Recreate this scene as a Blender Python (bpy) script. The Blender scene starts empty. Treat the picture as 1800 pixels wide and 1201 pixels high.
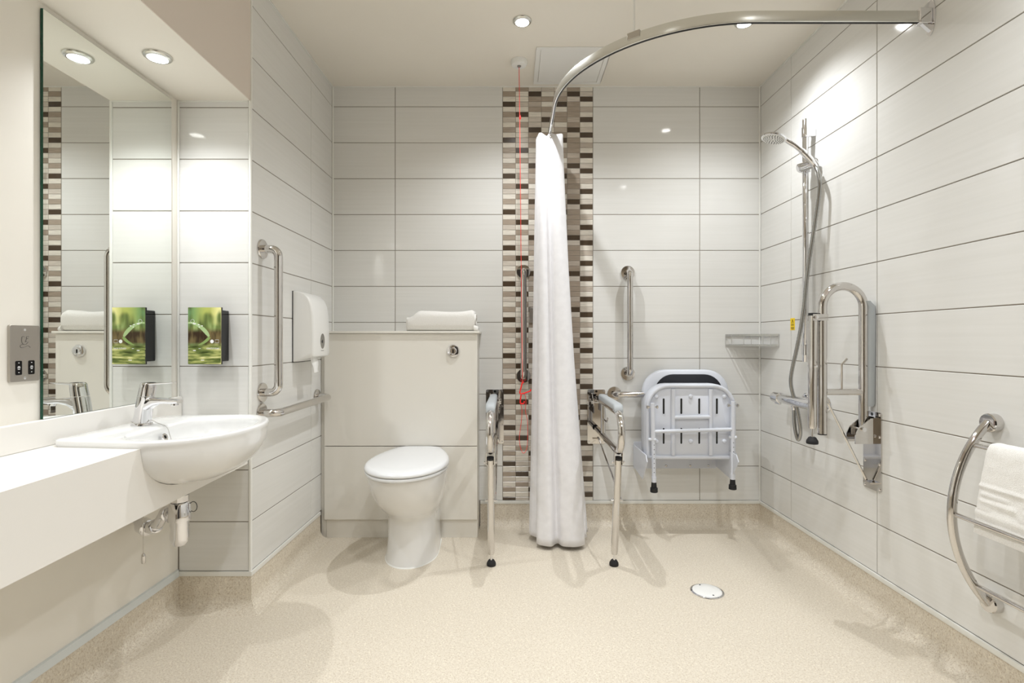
import bpy, bmesh, math, random
from mathutils import Vector, Matrix, noise
random.seed(7)
PI = math.pi

# ------------------------------------------------------------------ camera, world, exposure
scene = bpy.context.scene
COL = scene.collection
HC, FPX, CX, CY = 1.035, 920.0, 900.0, 598.0      # eye height, focal length in pixels, principal point
cam_d = bpy.data.cameras.new('camera')
cam_d.sensor_width = 36.0
cam_d.lens = FPX / 1800.0 * 36.0
cam_d.shift_y = -2.5 / 1800.0
cam_d.clip_start = 0.02
cam = bpy.data.objects.new('camera', cam_d)
cam.location = (0, 0, HC)
cam.rotation_euler = (PI / 2, 0, 0)
COL.objects.link(cam)
scene.camera = cam
world = bpy.data.worlds.new('world')
scene.world = world
world.use_nodes = True
world.node_tree.nodes['Background'].inputs[0].default_value = (1, 0.97, 0.92, 1)
world.node_tree.nodes['Background'].inputs[1].default_value = 0.2
scene.view_settings.view_transform = 'Standard'
scene.view_settings.look = 'None'
scene.view_settings.gamma = 1.0
scene.view_settings.use_curve_mapping = False
scene.view_settings.exposure = 0.60
scene.cycles.max_bounces = 10
scene.cycles.diffuse_bounces = 6
scene.cycles.glossy_bounces = 6
scene.cycles.sample_clamp_indirect = 6.0
SPOT_W, SOFFIT_W = 27.0, 17.0        # watts of the room's downlights

# ------------------------------------------------------------------ main dimensions (metres)
YB = 2.911                            # back wall
ZC = 2.446                            # ceiling
YR = 2.02                             # return wall beside the vanity
XV = -1.289                           # vanity wall
YF = -1.1                             # wall behind the photographer
XLB, KL = -0.9984, 0.0109             # left wall at the back, its slight splay
XRB, KR = 1.380, 0.0141               # right wall at the back, its slight splay
def xl(y): return XLB - KL * (YB - y)
def xr(y): return XRB + KR * (YB - y)
ZS = 1.959                            # underside of soffit
ZT = 0.1426                           # lowest tile edge

def px(x, y, Y):
    """point on the ray of pixel (x, y) at depth Y"""
    return Vector(((x - CX) * Y / FPX, Y, HC + (CY - y) * Y / FPX))

def frame(origin, u, n):
    u = Vector(u).normalized(); n = Vector(n).normalized()
    m = Matrix.Identity(4)
    for i in range(3):
        m[i][0] = u[i]; m[i][1] = n[i]; m[i][2] = (0, 0, 1)[i]; m[i][3] = origin[i]
    return m
F_BACK = frame((0, YB, 0), (1, 0, 0), (0, -1, 0))
F_LEFT = frame((xl(0), 0, 0), (KL, 1, 0), (1, -KL, 0))
F_RIGHT = frame((xr(0), 0, 0), (-KR, 1, 0), (-1, -KR, 0))
F_VAN = frame((XV, 0, 0), (0, 1, 0), (1, 0, 0))
F_RET = frame((0, YR, 0), (1, 0, 0), (0, -1, 0))

# ------------------------------------------------------------------ materials
def s2l(c):
    return tuple((v / 12.92 if v <= 0.04045 else ((v + 0.055) / 1.055) ** 2.4) for v in c)
MATS = {}
def mat(name, rgb, rough=0.5, metal=0.0, spec=0.5, coat=0.0, emit=None, strength=0.0):
    m = bpy.data.materials.new(name); m.use_nodes = True
    b = m.node_tree.nodes['Principled BSDF']
    b.inputs['Base Color'].default_value = (*s2l(rgb), 1)
    b.inputs['Roughness'].default_value = rough
    b.inputs['Metallic'].default_value = metal
    b.inputs['Specular IOR Level'].default_value = spec
    b.inputs['Coat Weight'].default_value = coat
    if emit:
        b.inputs['Emission Color'].default_value = (*emit, 1)
        b.inputs['Emission Strength'].default_value = strength
    MATS[name] = m
    return m
def nodes(m): return m.node_tree.nodes, m.node_tree.links, m.node_tree.nodes['Principled BSDF']
def add_noise(m, scale3, scale, detail, c0, c1, p0=0.35, p1=0.65, rand=False, bump=0.0, rough_noise=2):
    n, l, b = nodes(m)
    tc = n.new('ShaderNodeTexCoord'); mp = n.new('ShaderNodeMapping')
    mp.inputs['Scale'].default_value = scale3
    l.new(tc.outputs['Object'], mp.inputs['Vector'])
    if rand:
        oi = n.new('ShaderNodeObjectInfo'); mul = n.new('ShaderNodeMath'); mul.operation = 'MULTIPLY'
        mul.inputs[1].default_value = 37.0
        cmb = n.new('ShaderNodeCombineXYZ')
        l.new(oi.outputs['Random'], mul.inputs[0])
        for i in range(3): l.new(mul.outputs[0], cmb.inputs[i])
        l.new(cmb.outputs[0], mp.inputs['Location'])
    t = n.new('ShaderNodeTexNoise')
    t.inputs['Scale'].default_value = scale; t.inputs['Detail'].default_value = detail
    l.new(mp.outputs[0], t.inputs['Vector'])
    r = n.new('ShaderNodeValToRGB')
    r.color_ramp.elements[0].position = p0; r.color_ramp.elements[1].position = p1
    r.color_ramp.elements[0].color = (*s2l(c0), 1); r.color_ramp.elements[1].color = (*s2l(c1), 1)
    l.new(t.outputs['Fac'], r.inputs[0]); l.new(r.outputs[0], b.inputs['Base Color'])
    if bump:
        bp = n.new('ShaderNodeBump'); bp.inputs['Strength'].default_value = bump
        bp.inputs['Distance'].default_value = 0.004
        l.new(t.outputs['Fac'], bp.inputs['Height']); l.new(bp.outputs[0], b.inputs['Normal'])
    return r

TILE = mat('glazed_tile', (0.87, 0.868, 0.852), 0.07, spec=0.5)
add_noise(TILE, (1.0, 1, 42), 2.0, 3, (0.866, 0.864, 0.850), (0.882, 0.880, 0.868), 0.3, 0.7, rand=True)
GROUT = mat('grey_grout', (0.56, 0.53, 0.49), 0.9)
PAINT = mat('cream_paint', (0.91, 0.895, 0.86), 0.55, spec=0.3)
add_noise(PAINT, (1, 1, 1), 3, 3, (0.90, 0.885, 0.85), (0.92, 0.905, 0.87))
CEIL = mat('ceiling_paint', (0.91, 0.89, 0.85), 0.6, spec=0.3)
add_noise(CEIL, (1, 1, 1), 2, 3, (0.905, 0.885, 0.845), (0.915, 0.895, 0.855))
FASCIA = mat('soffit_paint', (0.87, 0.83, 0.79), 0.6, spec=0.3)
PVC = mat('white_plastic_trim', (0.90, 0.90, 0.88), 0.35)
SEAL = mat('pale_sealant', (0.84, 0.86, 0.86), 0.45)
FLOOR = mat('speckled_vinyl', (0.85, 0.79, 0.70), 0.5, spec=0.3)
def floor_nodes():
    n, l, b = nodes(FLOOR)
    tc = n.new('ShaderNodeTexCoord')
    def nz(scale, detail, sc3, rot):
        mp = n.new('ShaderNodeMapping'); mp.inputs['Scale'].default_value = sc3; mp.inputs['Rotation'].default_value = (0, 0, rot)
        l.new(tc.outputs['Object'], mp.inputs['Vector'])
        t = n.new('ShaderNodeTexNoise'); t.inputs['Scale'].default_value = scale; t.inputs['Detail'].default_value = detail
        t.inputs['Roughness'].default_value = 0.6
        l.new(mp.outputs[0], t.inputs['Vector']); return t
    def ramp(t, p0, p1, c0, c1):
        r = n.new('ShaderNodeValToRGB'); e = r.color_ramp.elements
        e[0].position = p0; e[1].position = p1; e[0].color = (*c0, 1); e[1].color = (*c1, 1)
        l.new(t.outputs['Fac'], r.inputs[0]); return r
    base = ramp(nz(1.6, 2, (1, 1, 1), 0), 0.3, 0.7, s2l((0.840, 0.806, 0.745)), s2l((0.855, 0.821, 0.760)))
    d1 = ramp(nz(150, 2, (1, 1.9, 1), 0.6), 0.55, 0.64, (0, 0, 0), (1, 1, 1))
    d2 = ramp(nz(160, 2, (2.0, 1, 1), 0.2), 0.55, 0.64, (0, 0, 0), (1, 1, 1))
    li = ramp(nz(120, 2, (1, 1, 1), 1.2), 0.56, 0.68, (0, 0, 0), (1, 1, 1))
    prev = base.outputs[0]
    for fac, col, amt in ((d1, (0.62, 0.54, 0.43), 0.42), (d2, (0.68, 0.60, 0.49), 0.45), (li, (0.94, 0.91, 0.84), 0.55)):
        mu = n.new('ShaderNodeMath'); mu.operation = 'MULTIPLY'; mu.inputs[1].default_value = amt
        l.new(fac.outputs[0], mu.inputs[0])
        mx = n.new('ShaderNodeMix'); mx.data_type = 'RGBA'
        l.new(mu.outputs[0], mx.inputs['Factor']); l.new(prev, mx.inputs['A'])
        mx.inputs['B'].default_value = (*s2l(col), 1)
        prev = mx.outputs['Result']
    l.new(prev, b.inputs['Base Color'])
floor_nodes()
CHROME = mat('polished_chrome', (0.90, 0.90, 0.91), 0.05, 1.0)
STEEL = mat('polished_stainless', (0.84, 0.83, 0.82), 0.06, 1.0)
SATIN = mat('satin_aluminium', (0.86, 0.86, 0.84), 0.25, 1.0)
BRUSHED = mat('brushed_steel', (0.74, 0.72, 0.69), 0.34, 1.0)
CERAMIC = mat('white_ceramic', (0.90, 0.90, 0.895), 0.07, coat=0.3)
SEATW = mat('white_toilet_seat', (0.88, 0.885, 0.89), 0.16)
PANEL = mat('cream_laminate', (0.895, 0.882, 0.85), 0.35)
SOLID = mat('white_solid_surface', (0.91, 0.90, 0.88), 0.3)
WPLAST = mat('white_plastic', (0.92, 0.92, 0.91), 0.3)
SHELL = mat('cool_white_plastic', (0.85, 0.865, 0.90), 0.35)
PAD = mat('pale_grey_pad', (0.66, 0.68, 0.69), 0.5)
RUBBER = mat('black_rubber', (0.10, 0.10, 0.11), 0.6)
NAVY = mat('navy_foam', (0.05, 0.06, 0.10), 0.7)
BLACK = mat('gloss_black', (0.05, 0.05, 0.055), 0.15)
DGREY = mat('dark_grey_plastic', (0.22, 0.22, 0.23), 0.35)
GREYW = mat('smoky_window', (0.50, 0.49, 0.47), 0.2)
RED = mat('red_plastic', (0.93, 0.10, 0.09), 0.4)
REDC = mat('red_cord', (0.90, 0.22, 0.18), 0.6)
YELLOW = mat('yellow_vinyl', (0.97, 0.83, 0.05), 0.5)
INK = mat('dark_ink', (0.16, 0.13, 0.05), 0.6)
WINK = mat('white_ink', (0.97, 0.97, 0.97), 0.5)
ENGR = mat('engraved_line', (0.33, 0.32, 0.30), 0.5)
GREENGL = mat('green_glass_edge', (0.05, 0.27, 0.20), 0.1)
MIRROR = mat('mirror_silver', (0.955, 0.965, 0.95), 0.0, 1.0)
TOWEL = mat('white_terry', (0.95, 0.94, 0.92), 0.95, spec=0.1)
add_noise(TOWEL, (1, 1, 1), 380, 3, (0.875, 0.865, 0.845), (0.925, 0.92, 0.905), 0.3, 0.7, bump=0.35)
CURTAIN = mat('white_curtain', (0.94, 0.93, 0.935), 0.6, spec=0.3)
nodes(CURTAIN)[2].inputs['Transmission Weight'].default_value = 0.0
add_noise(CURTAIN, (1, 1, 1), 30, 3, (0.91, 0.908, 0.92), (0.93, 0.928, 0.94))
PAPER = mat('tissue_paper', (0.95, 0.95, 0.94), 0.9)
DOORM = mat('darkened_doorway', (0.15, 0.12, 0.10), 0.5)  # unlit doorway put into the door colour, for dark reflections in chrome
LENS = mat('lamp_lens', (1, 1, 1), 0.4, emit=(1.0, 0.99, 0.98), strength=18.0)

MOS = {}
for k, c in {'D': (0.30, 0.245, 0.19), 'T': (0.655, 0.60, 0.54), 'M': (0.735, 0.69, 0.64), 'L': (0.80, 0.765, 0.72), 'C': (0.88, 0.855, 0.81)}.items():
    m = mat('mosaic_' + {'D': 'dark_brown', 'T': 'taupe', 'M': 'greige', 'L': 'light_grey', 'C': 'cream'}[k], c, 0.22)
    add_noise(m, (3, 1, 45), 6, 3, tuple(v * 0.93 for v in c), tuple(min(1, v * 1.06) for v in c), 0.3, 0.7, rand=True)
    MOS[k] = m

# ------------------------------------------------------------------ mesh builder
class MB:
    def __init__(s, M=None): s.v = []; s.f = []; s.M = M
    def add(s, vs, fs):
        o = len(s.v)
        s.v += [Vector(v) for v in vs]; s.f += [tuple(i + o for i in f) for f in fs]
        return s
    def box(s, x0, x1, y0, y1, z0, z1):
        return s.add([(x0, y0, z0), (x1, y0, z0), (x1, y1, z0), (x0, y1, z0), (x0, y0, z1), (x1, y0, z1), (x1, y1, z1), (x0, y1, z1)],
                     [(0, 3, 2, 1), (4, 5, 6, 7), (0, 1, 5, 4), (1, 2, 6, 5), (2, 3, 7, 6), (3, 0, 4, 7)])
    def loft(s, rings, cap0=True, cap1=True, closed=True, loop=False):
        n = len(rings[0]); vs = [p for r in rings for p in r]; fs = []
        m = len(rings)
        for i in range(m if loop else m - 1):
            a, b = i * n, ((i + 1) % m) * n
            for j in range(n if closed else n - 1):
                k = (j + 1) % n
                fs.append((a + j, a + k, b + k, b + j))
        if cap0 and not loop: fs.append(tuple(range(n))[::-1])
        if cap1 and not loop: fs.append(tuple((m - 1) * n + i for i in range(n)))
        return s.add(vs, fs)
    def tube(s, pts, r, seg=12, cap=True, loop=False, flat=None):
        pts = [Vector(p) for p in pts]; n = len(pts)
        if not isinstance(r, (list, tuple)): r = [r] * n
        T = []
        for i in range(n):
            a = pts[(i - 1) % n] if (loop or i > 0) else pts[0]
            b = pts[(i + 1) % n] if (loop or i < n - 1) else pts[-1]
            d = b - a
            T.append(d.normalized() if d.length > 1e-9 else Vector((0, 0, 1)))
        up = Vector((0, 0, 1)) if abs(T[0].z) < 0.9 else Vector((1, 0, 0))
        N = (up - T[0] * up.dot(T[0])).normalized(); rings = []
        for i in range(n):
            N = (N - T[i] * N.dot(T[i])).normalized(); B = T[i].cross(N)
            fa, fb = flat if flat else (1, 1)
            rings.append([pts[i] + N * (math.cos(2 * PI * k / seg) * r[i] * fa) + B * (math.sin(2 * PI * k / seg) * r[i] * fb) for k in range(seg)])
        return s.loft(rings, cap, cap, True, loop)
    def cyl(s, p0, p1, r0, r1=None, seg=20): return s.tube([p0, p1], [r0, r0 if r1 is None else r1], seg)
    def lathe(s, prof, origin, axis=(0, 0, 1), seg=28, cap0=True, cap1=True):
        ax = Vector(axis).normalized(); o = Vector(origin)
        up = Vector((0, 0, 1)) if abs(ax.z) < 0.9 else Vector((1, 0, 0))
        N = (up - ax * up.dot(ax)).normalized(); B = ax.cross(N)
        rings = [[o + ax * h + (N * math.cos(2 * PI * k / seg) + B * math.sin(2 * PI * k / seg)) * r for k in range(seg)] for r, h in prof]
        return s.loft(rings, cap0, cap1)
    def prism(s, poly, axis, d0, d1):
        m = {'z': lambda a, b, d: (a, b, d), 'y': lambda a, b, d: (a, d, b), 'x': lambda a, b, d: (d, a, b)}[axis]
        return s.loft([[m(a, b, d0) for a, b in poly], [m(a, b, d1) for a, b in poly]])
    def sphere(s, c, r, sx=1, sy=1, sz=1, seg=16, rings=8):
        c = Vector(c); R = []
        for i in range(1, rings):
            t = PI * i / rings
            R.append([c + Vector((math.sin(t) * math.cos(2 * PI * k / seg) * r * sx, math.sin(t) * math.sin(2 * PI * k / seg) * r * sy, math.cos(t) * r * sz)) for k in range(seg)])
        return s.loft(R)

def mesh_from(name, mb, off=Vector((0, 0, 0)), angle=35):
    me = bpy.data.meshes.new(name)
    vs = [((mb.M @ v) if mb.M is not None else v) - off for v in mb.v]
    me.from_pydata([tuple(v) for v in vs], [], mb.f)
    bm = bmesh.new(); bm.from_mesh(me)
    bmesh.ops.remove_doubles(bm, verts=bm.verts, dist=1e-6)
    bmesh.ops.recalc_face_normals(bm, faces=bm.faces)
    bm.to_mesh(me); bm.free()
    for p in me.polygons: p.use_smooth = True
    me.set_sharp_from_angle(angle=math.radians(angle))
    return me

class Thing:
    """an Empty at the base of a thing; its parts are given in world coordinates"""
    def __init__(s, name, label, cat, loc, group=None):
        s.o = bpy.data.objects.new(name, None); COL.objects.link(s.o)
        s.o.empty_display_size = 0.05
        s.o.location = loc; s.loc = Vector(loc)
        s.o['label'] = label; s.o['category'] = cat
        if group: s.o['group'] = group
    def part(s, name, mb, m, parent=None, bevel=0, angle=35, seg=2, label=None, kind=None, subsurf=0, solid=0):
        o = bpy.data.objects.new(name, mesh_from(name, mb, s.loc, angle)); COL.objects.link(o)
        o.data.materials.append(m)
        o.parent = parent or s.o
        mods(o, bevel, seg, subsurf, solid)
        if label: o['label'] = label
        if kind: o['kind'] = kind
        return o
def mods(o, bevel=0, seg=2, subsurf=0, solid=0):
    if solid:
        md = o.modifiers.new('thickness', 'SOLIDIFY'); md.thickness = solid; md.offset = 0
    if bevel:
        md = o.modifiers.new('soft_edges', 'BEVEL'); md.width = bevel; md.segments = seg; md.limit_method = 'ANGLE'; md.angle_limit = math.radians(35); md.harden_normals = False
    if subsurf:
        md = o.modifiers.new('smooth', 'SUBSURF'); md.levels = subsurf; md.render_levels = subsurf
def single(name, mb, m, label=None, cat=None, group=None, kind=None, bevel=0, angle=35, seg=2, parent=None, solid=0):
    o = bpy.data.objects.new(name, mesh_from(name, mb, angle=angle)); COL.objects.link(o)
    o.data.materials.append(m)
    if parent: o.parent = parent
    if label: o['label'] = label
    if cat: o['category'] = cat
    if group: o['group'] = group
    if kind: o['kind'] = kind
    mods(o, bevel, seg, 0, solid)
    return o
def struct(name, mb, m, **k): return single(name, mb, m, kind='structure', **k)

def fillet(pts, r, n=8):
    pts = [Vector(p) for p in pts]; out = [pts[0]]
    for i in range(1, len(pts) - 1):
        a, b, c = pts[i - 1], pts[i], pts[i + 1]
        d1 = (a - b).normalized(); d2 = (c - b).normalized()
        ang = d1.angle(d2)
        if ang > PI - 1e-3: out.append(b); continue
        t = min(r / math.tan(ang / 2), (a - b).length * 0.499, (c - b).length * 0.499)
        rr = t * math.tan(ang / 2)
        cen = b + (d1 + d2).normalized() * (rr / math.sin(ang / 2))
        p0 = b + d1 * t; p1 = b + d2 * t
        v0 = p0 - cen; v1 = p1 - cen; tot = v0.angle(v1); ax = v0.cross(v1).normalized()
        for k in range(n + 1):
            out.append(cen + Matrix.Rotation(tot * k / n, 3, ax) @ v0)
    out.append(pts[-1]); return out
def spline(pts, n=8, loop=False):
    pts = [Vector(p) for p in pts]; m = len(pts); out = []
    for i in range(m if loop else m - 1):
        if loop: p = [pts[(i + k) % m] for k in (-1, 0, 1, 2)]
        else: p = [pts[max(0, i - 1)], pts[i], pts[i + 1], pts[min(m - 1, i + 2)]]
        for k in range(n):
            t = k / n
            out.append(0.5 * ((2 * p[1]) + (p[2] - p[0]) * t + (2 * p[0] - 5 * p[1] + 4 * p[2] - p[3]) * t * t + (3 * p[1] - p[0] - 3 * p[2] + p[3]) * t ** 3))
    if not loop: out.append(pts[-1])
    return out
def rrect(x0, x1, y0, y1, r, n=6):
    out = []
    for cx, cy, a0 in ((x1 - r, y1 - r, 0), (x0 + r, y1 - r, PI / 2), (x0 + r, y0 + r, PI), (x1 - r, y0 + r, 1.5 * PI)):
        for k in range(n + 1):
            a = a0 + PI / 2 * k / n
            out.append((cx + r * math.cos(a), cy + r * math.sin(a)))
    return out
def text_mesh(body, size, depth=0.0002):
    c = bpy.data.curves.new('lettering', 'FONT'); c.body = body; c.size = size; c.extrude = depth
    c.align_x = 'CENTER'; c.align_y = 'CENTER'
    o = bpy.data.objects.new('lettering', c); COL.objects.link(o)
    bpy.context.view_layer.update()
    dg = bpy.context.evaluated_depsgraph_get()
    me = bpy.data.meshes.new_from_object(o.evaluated_get(dg))
    vs = [v.co.copy() for v in me.vertices]; fs = [tuple(p.vertices) for p in me.polygons]
    bpy.data.objects.remove(o); bpy.data.curves.remove(c); bpy.data.meshes.remove(me)
    return vs, fs

# ------------------------------------------------------------------ downlights of the room (each holds its own light)
def downlight(x, y, z, watts, label, group, beam=136):
    t = Thing('downlight', label, 'light', (x, y, z), group)
    D = (0, 0, -1)
    t.part('bezel', MB().lathe([(0.0285, 0.0005), (0.0425, 0.0005), (0.0425, 0.003), (0.040, 0.007), (0.034, 0.0105), (0.0295, 0.0105), (0.0285, 0.006)], (x, y, z), D, 36, False, False), SATIN)
    t.part('lens', MB().lathe([(0.0285, 0.004), (0.0285, 0.0065), (0.02, 0.0085)], (x, y, z), D, 28), LENS)
    ld = bpy.data.lights.new('downlight_lamp', 'SPOT')
    ld.energy = watts; ld.color = (0.95, 0.975, 1.0); ld.spot_size = math.radians(beam); ld.spot_blend = 1.0
    ld.shadow_soft_size = 0.012
    lo = bpy.data.objects.new('downlight_lamp', ld); COL.objects.link(lo)
    lo.parent = t.o; lo.location = (0, 0, -0.016)
G1 = 'round recessed downlights'
downlight(0.045, 2.31, ZC, SPOT_W * 1.25, 'round ceiling downlight above the red pull cord, left of the curtain rail', G1)
downlight(1.03, 2.32, ZC, SPOT_W * 1.1, 'round ceiling downlight seen just under the curved curtain rail', G1)
downlight(1.02, 1.03, ZC, SPOT_W, 'round ceiling downlight near the curtain rail wall bracket, towards the door', G1)
downlight(0.045, 1.03, ZC, SPOT_W, 'round ceiling downlight in the middle of the room, towards the door', G1)
downlight(0.045, -0.25, ZC, SPOT_W * 1.25, 'round ceiling downlight nearest the door, on the vanity side', G1, 150)
downlight(1.02, -0.25, ZC, SPOT_W * 1.25, 'round ceiling downlight nearest the door, on the shower side', G1, 150)
downlight(-1.151, 1.70, ZS, SOFFIT_W, 'round downlight in the soffit above the mirror and basin', G1)
downlight(-1.151, 0.75, ZS, SOFFIT_W, 'round downlight in the soffit above the empty worktop, before the mirror', G1)

# ------------------------------------------------------------------ the room
floor = struct('floor', MB().box(-1.45, 1.6, YF - 0.1, YB + 0.1, -0.06, 0.0), FLOOR)
ceiling = struct('ceiling', MB().box(-1.45, 1.6, YF - 0.1, YB + 0.1, ZC, ZC + 0.06), CEIL)
soffit = struct('ceiling_soffit', MB().box(XV, xl(YR) - 0.004, YF, YR, ZS, ZC), CEIL)
struct('trim_1', MB().box(xl(YR) - 0.004, xl(YR) - 0.001, YF, YR, ZS + 0.0005, ZC), FASCIA)
def slab(M, a0, a1, z0, z1, o=-0.0022, th=0.06): return MB(M).box(a0, a1, o - th, o, z0, z1)
wall_back = struct('wall_back', slab(F_BACK, -1.06, 1.5, 0, ZC), GROUT)
wall_left = struct('wall_left', slab(F_LEFT, YR + 0.003, YB + 0.02, 0, ZC), GROUT)
wall_right = struct('wall_right', slab(F_RIGHT, YF, YB + 0.02, 0, ZC), GROUT)
wall_return = struct('wall_return', slab(F_RET, XV - 0.02, xl(YR) - 0.003, 0, ZC), GROUT)
wall_vanity = struct('wall_vanity', slab(F_VAN, YF, YR, 0, ZC, o=0), PAINT)
TAN = mat('toned_down_tan', (0.62, 0.57, 0.50), 0.6)  # unseen wall, toned down so the chrome picks up darker reflections
wall_front = struct('wall_front', MB().box(-1.4, 1.6, YF - 0.06, YF, 0, ZC), TAN)
door = struct('door_1', MB().box(-0.42, 0.62, YF, YF + 0.035, 0.008, 2.12), DOORM, bevel=0.003)  # unseen door, made dark to be mirrored in the chrome
hb = single('door_handle', MB().tube(fillet([(-0.36, YF + 0.035, 1.0), (-0.36, YF + 0.09, 1.0), (-0.24, YF + 0.09, 1.0)], 0.02), 0.009), STEEL, parent=door)
struct('trim_2', MB().prism([(-0.49, 0), (-0.425, 0), (-0.425, 2.125), (0.625, 2.125), (0.625, 0), (0.69, 0), (0.69, 2.19), (-0.49, 2.19)], 'y', YF, YF + 0.02), PVC)

TCACHE = {}
def tile_mesh(w, h, key, m, ch=0.0012, th=0.006):
    k = (round(w, 4), round(h, 4), key)
    if k not in TCACHE:
        mb = MB(); a, b = w / 2, h / 2
        q = lambda i, o: [(-a + i, o, -b + i), (a - i, o, -b + i), (a - i, o, b - i), (-a + i, o, b - i)]
        mb.loft([q(0, -th), q(0, -ch), q(ch, 0)])
        me = mesh_from('tile', mb, angle=20); me.materials.append(m); TCACHE[k] = me
    return TCACHE[k]
def put_tile(parent, M, a0, a1, z0, z1, gap, key, m, name='tile'):
    o = bpy.data.objects.new(name, tile_mesh(a1 - a0 - gap, z1 - z0 - gap, key, m)); COL.objects.link(o)
    o.parent = parent
    o.matrix_local = M @ Matrix.Translation(((a0 + a1) / 2, 0, (z0 + z1) / 2))
    return o
ZG = [ZT] + [round(2.3334 - 0.2 * k, 4) for k in range(10, -1, -1)] + [ZC]
def tile_wall(parent, M, edges, zg):
    for i in range(len(edges) - 1):
        for j in range(len(zg) - 1):
            if edges[i] is None or edges[i + 1] is None: continue
            put_tile(parent, M, edges[i], edges[i + 1], zg[j], zg[j + 1], 0.0034, 'field', TILE)
MX0, MX1 = -0.0515, 0.4495
tile_wall(wall_back, F_BACK, [XLB + 0.004, MX0 - 0.5985, MX0, None, MX1, MX1 + 0.595, XRB - 0.004], ZG)
tile_wall(wall_left, F_LEFT, [YR + 0.006, 2.610, YB - 0.005], ZG)
tile_wall(wall_right, F_RIGHT, [YF, -1.0, -0.398, 0.202, 0.80, 1.398, 1.998, 2.598, YB - 0.005], ZG)
ZR = [z for z in ZG if z < ZS - 0.01] + [ZS]
tile_wall(wall_return, F_RET, [XV + 0.002, xl(YR) - 0.008], ZR)

# mosaic strip: a 7 x 7 pattern repeating with every tile course
PAT = ['CCTTCTM', 'TDCLTTC', 'LCLDTMD', 'CTLLCTC', 'TCDCMDL', 'CCTTTLD', 'DLMCDTC']
strip = single('mosaic_strip', MB(F_BACK).box(MX0, MX1, -0.002, -0.001, ZT, ZC), GROUT, parent=wall_back)
CURT = [(240, 943, 990), (400, 943, 998), (560, 942, 1006), (680, 940, 1018), (800, 936, 1028), (960, 933, 1040)]
def curtain_span(y):
    if y < 240: return (0, 0)
    for (y0, a0, b0), (y1, a1, b1) in zip(CURT, CURT[1:]):
        if y <= y1:
            t = (y - y0) / (y1 - y0); return (a0 + (a1 - a0) * t, b0 + (b1 - b0) * t)
    return CURT[-1][1:]
cells = []
RH = 0.2 / 7; CW = (MX1 - MX0) / 7
for r in range(-4, 77):
    z1 = 2.3334 - RH * r; z0 = z1 - RH
    if r == -4: z1 = ZC
    if z0 < ZT - 0.004:
        if z1 - ZT < 0.006: continue
        z0 = ZT
    for c in range(7):
        a0 = MX0 + CW * c
        xa = CX + a0 * FPX / YB; xb = CX + (a0 + CW) * FPX / YB; yy = CY - ((z0 + z1) / 2 - HC) * FPX / YB
        s0, s1 = curtain_span(yy)
        hid = max(0, min(xb, s1) - max(xa, s0)) / (xb - xa)
        cells.append((hid, a0, a0 + CW, z0, z1, PAT[r % 7][c]))
cells.sort(key=lambda q: (round(q[0], 2), q[3]))
for hid, a0, a1, z0, z1, k in cells[:300]:
    put_tile(strip, F_BACK, a0, a1, z0, z1, 0.0016, 'mos' + k, MOS[k], 'mosaic_tile')
rest = MB(F_BACK); rest_m = []
for hid, a0, a1, z0, z1, k in cells[300:]:
    g = 0.0008; c = 0.0012
    q = lambda i, o: [(a0 + i, o, z0 + i), (a1 - i, o, z0 + i), (a1 - i, o, z1 - i), (a0 + i, o, z1 - i)]
    rest.loft([q(g, -0.004), q(g, -c), q(g + c, 0)]); rest_m += [k] * 10
me = bpy.data.meshes.new('mosaic_tile_field')
me.from_pydata([tuple(F_BACK @ v) for v in rest.v], [], rest.f)
order = 'DTMLC'
for k in order: me.materials.append(MOS[k])
for p, k in zip(me.polygons, rest_m): p.material_index = order.index(k)
bm = bmesh.new(); bm.from_mesh(me); bmesh.ops.recalc_face_normals(bm, faces=bm.faces); bm.to_mesh(me); bm.free()
ro = bpy.data.objects.new('mosaic_tile_field', me); COL.objects.link(ro); ro.parent = strip; ro['kind'] = 'stuff'

# coved vinyl skirting and its capping strip, swept along the walls with mitred corners
def sweep(path, i0, i1, prof, cut0=None, cut1=None):
    """profile (offset into the room, z) along path[i0] -> path[i1]; neighbours give the mitres"""
    P = [Vector((p[0], p[1])) for p in path]
    def nrm(a, b):
        d = (b - a).normalized(); return Vector((d.y, -d.x))     # to the right of travel = into the room
    def ring(i, here):
        n0 = nrm(P[i - 1], P[i]) if i > 0 else None
        n1 = nrm(P[i], P[i + 1]) if i < len(P) - 1 else None
        if n0 is None: m = n1
        elif n1 is None: m = n0
        else:
            m = n0 + n1; m = m / (m.dot(n0))
        return [(P[i].x + m.x * o, P[i].y + m.y * o, z) for o, z in prof]
    return MB().loft([ring(i0, 0), ring(i1, 1)])
PATH_L = [(XV, YF), (XV, YR), (xl(YR), YR), (xl(2.722), 2.722)]
PATH_R = [(-0.176, YB), (XRB, YB), (xr(YF), YF)]
cove = [(-0.001, 0.1255), (0.003, 0.1255), (0.004, 0.055)] + [(0.054 - 0.05 * math.cos(a), 0.0515 - 0.05 * math.sin(a)) for a in [PI / 2 * k / 8 for k in range(1, 9)]] + [(0.058, -0.001), (-0.001, -0.001)]
cap = [(-0.001, 0.1255), (0.006, 0.1255), (0.007, 0.128), (0.006, ZT), (-0.001, ZT)]
for nm, path, i in (('vanity', PATH_L, 0), ('return', PATH_L, 1), ('left', PATH_L, 2), ('back', PATH_R, 0), ('right', PATH_R, 1)):
    struct('baseboard_' + nm, sweep(path, i, i + 1, cove), FLOOR)
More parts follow.
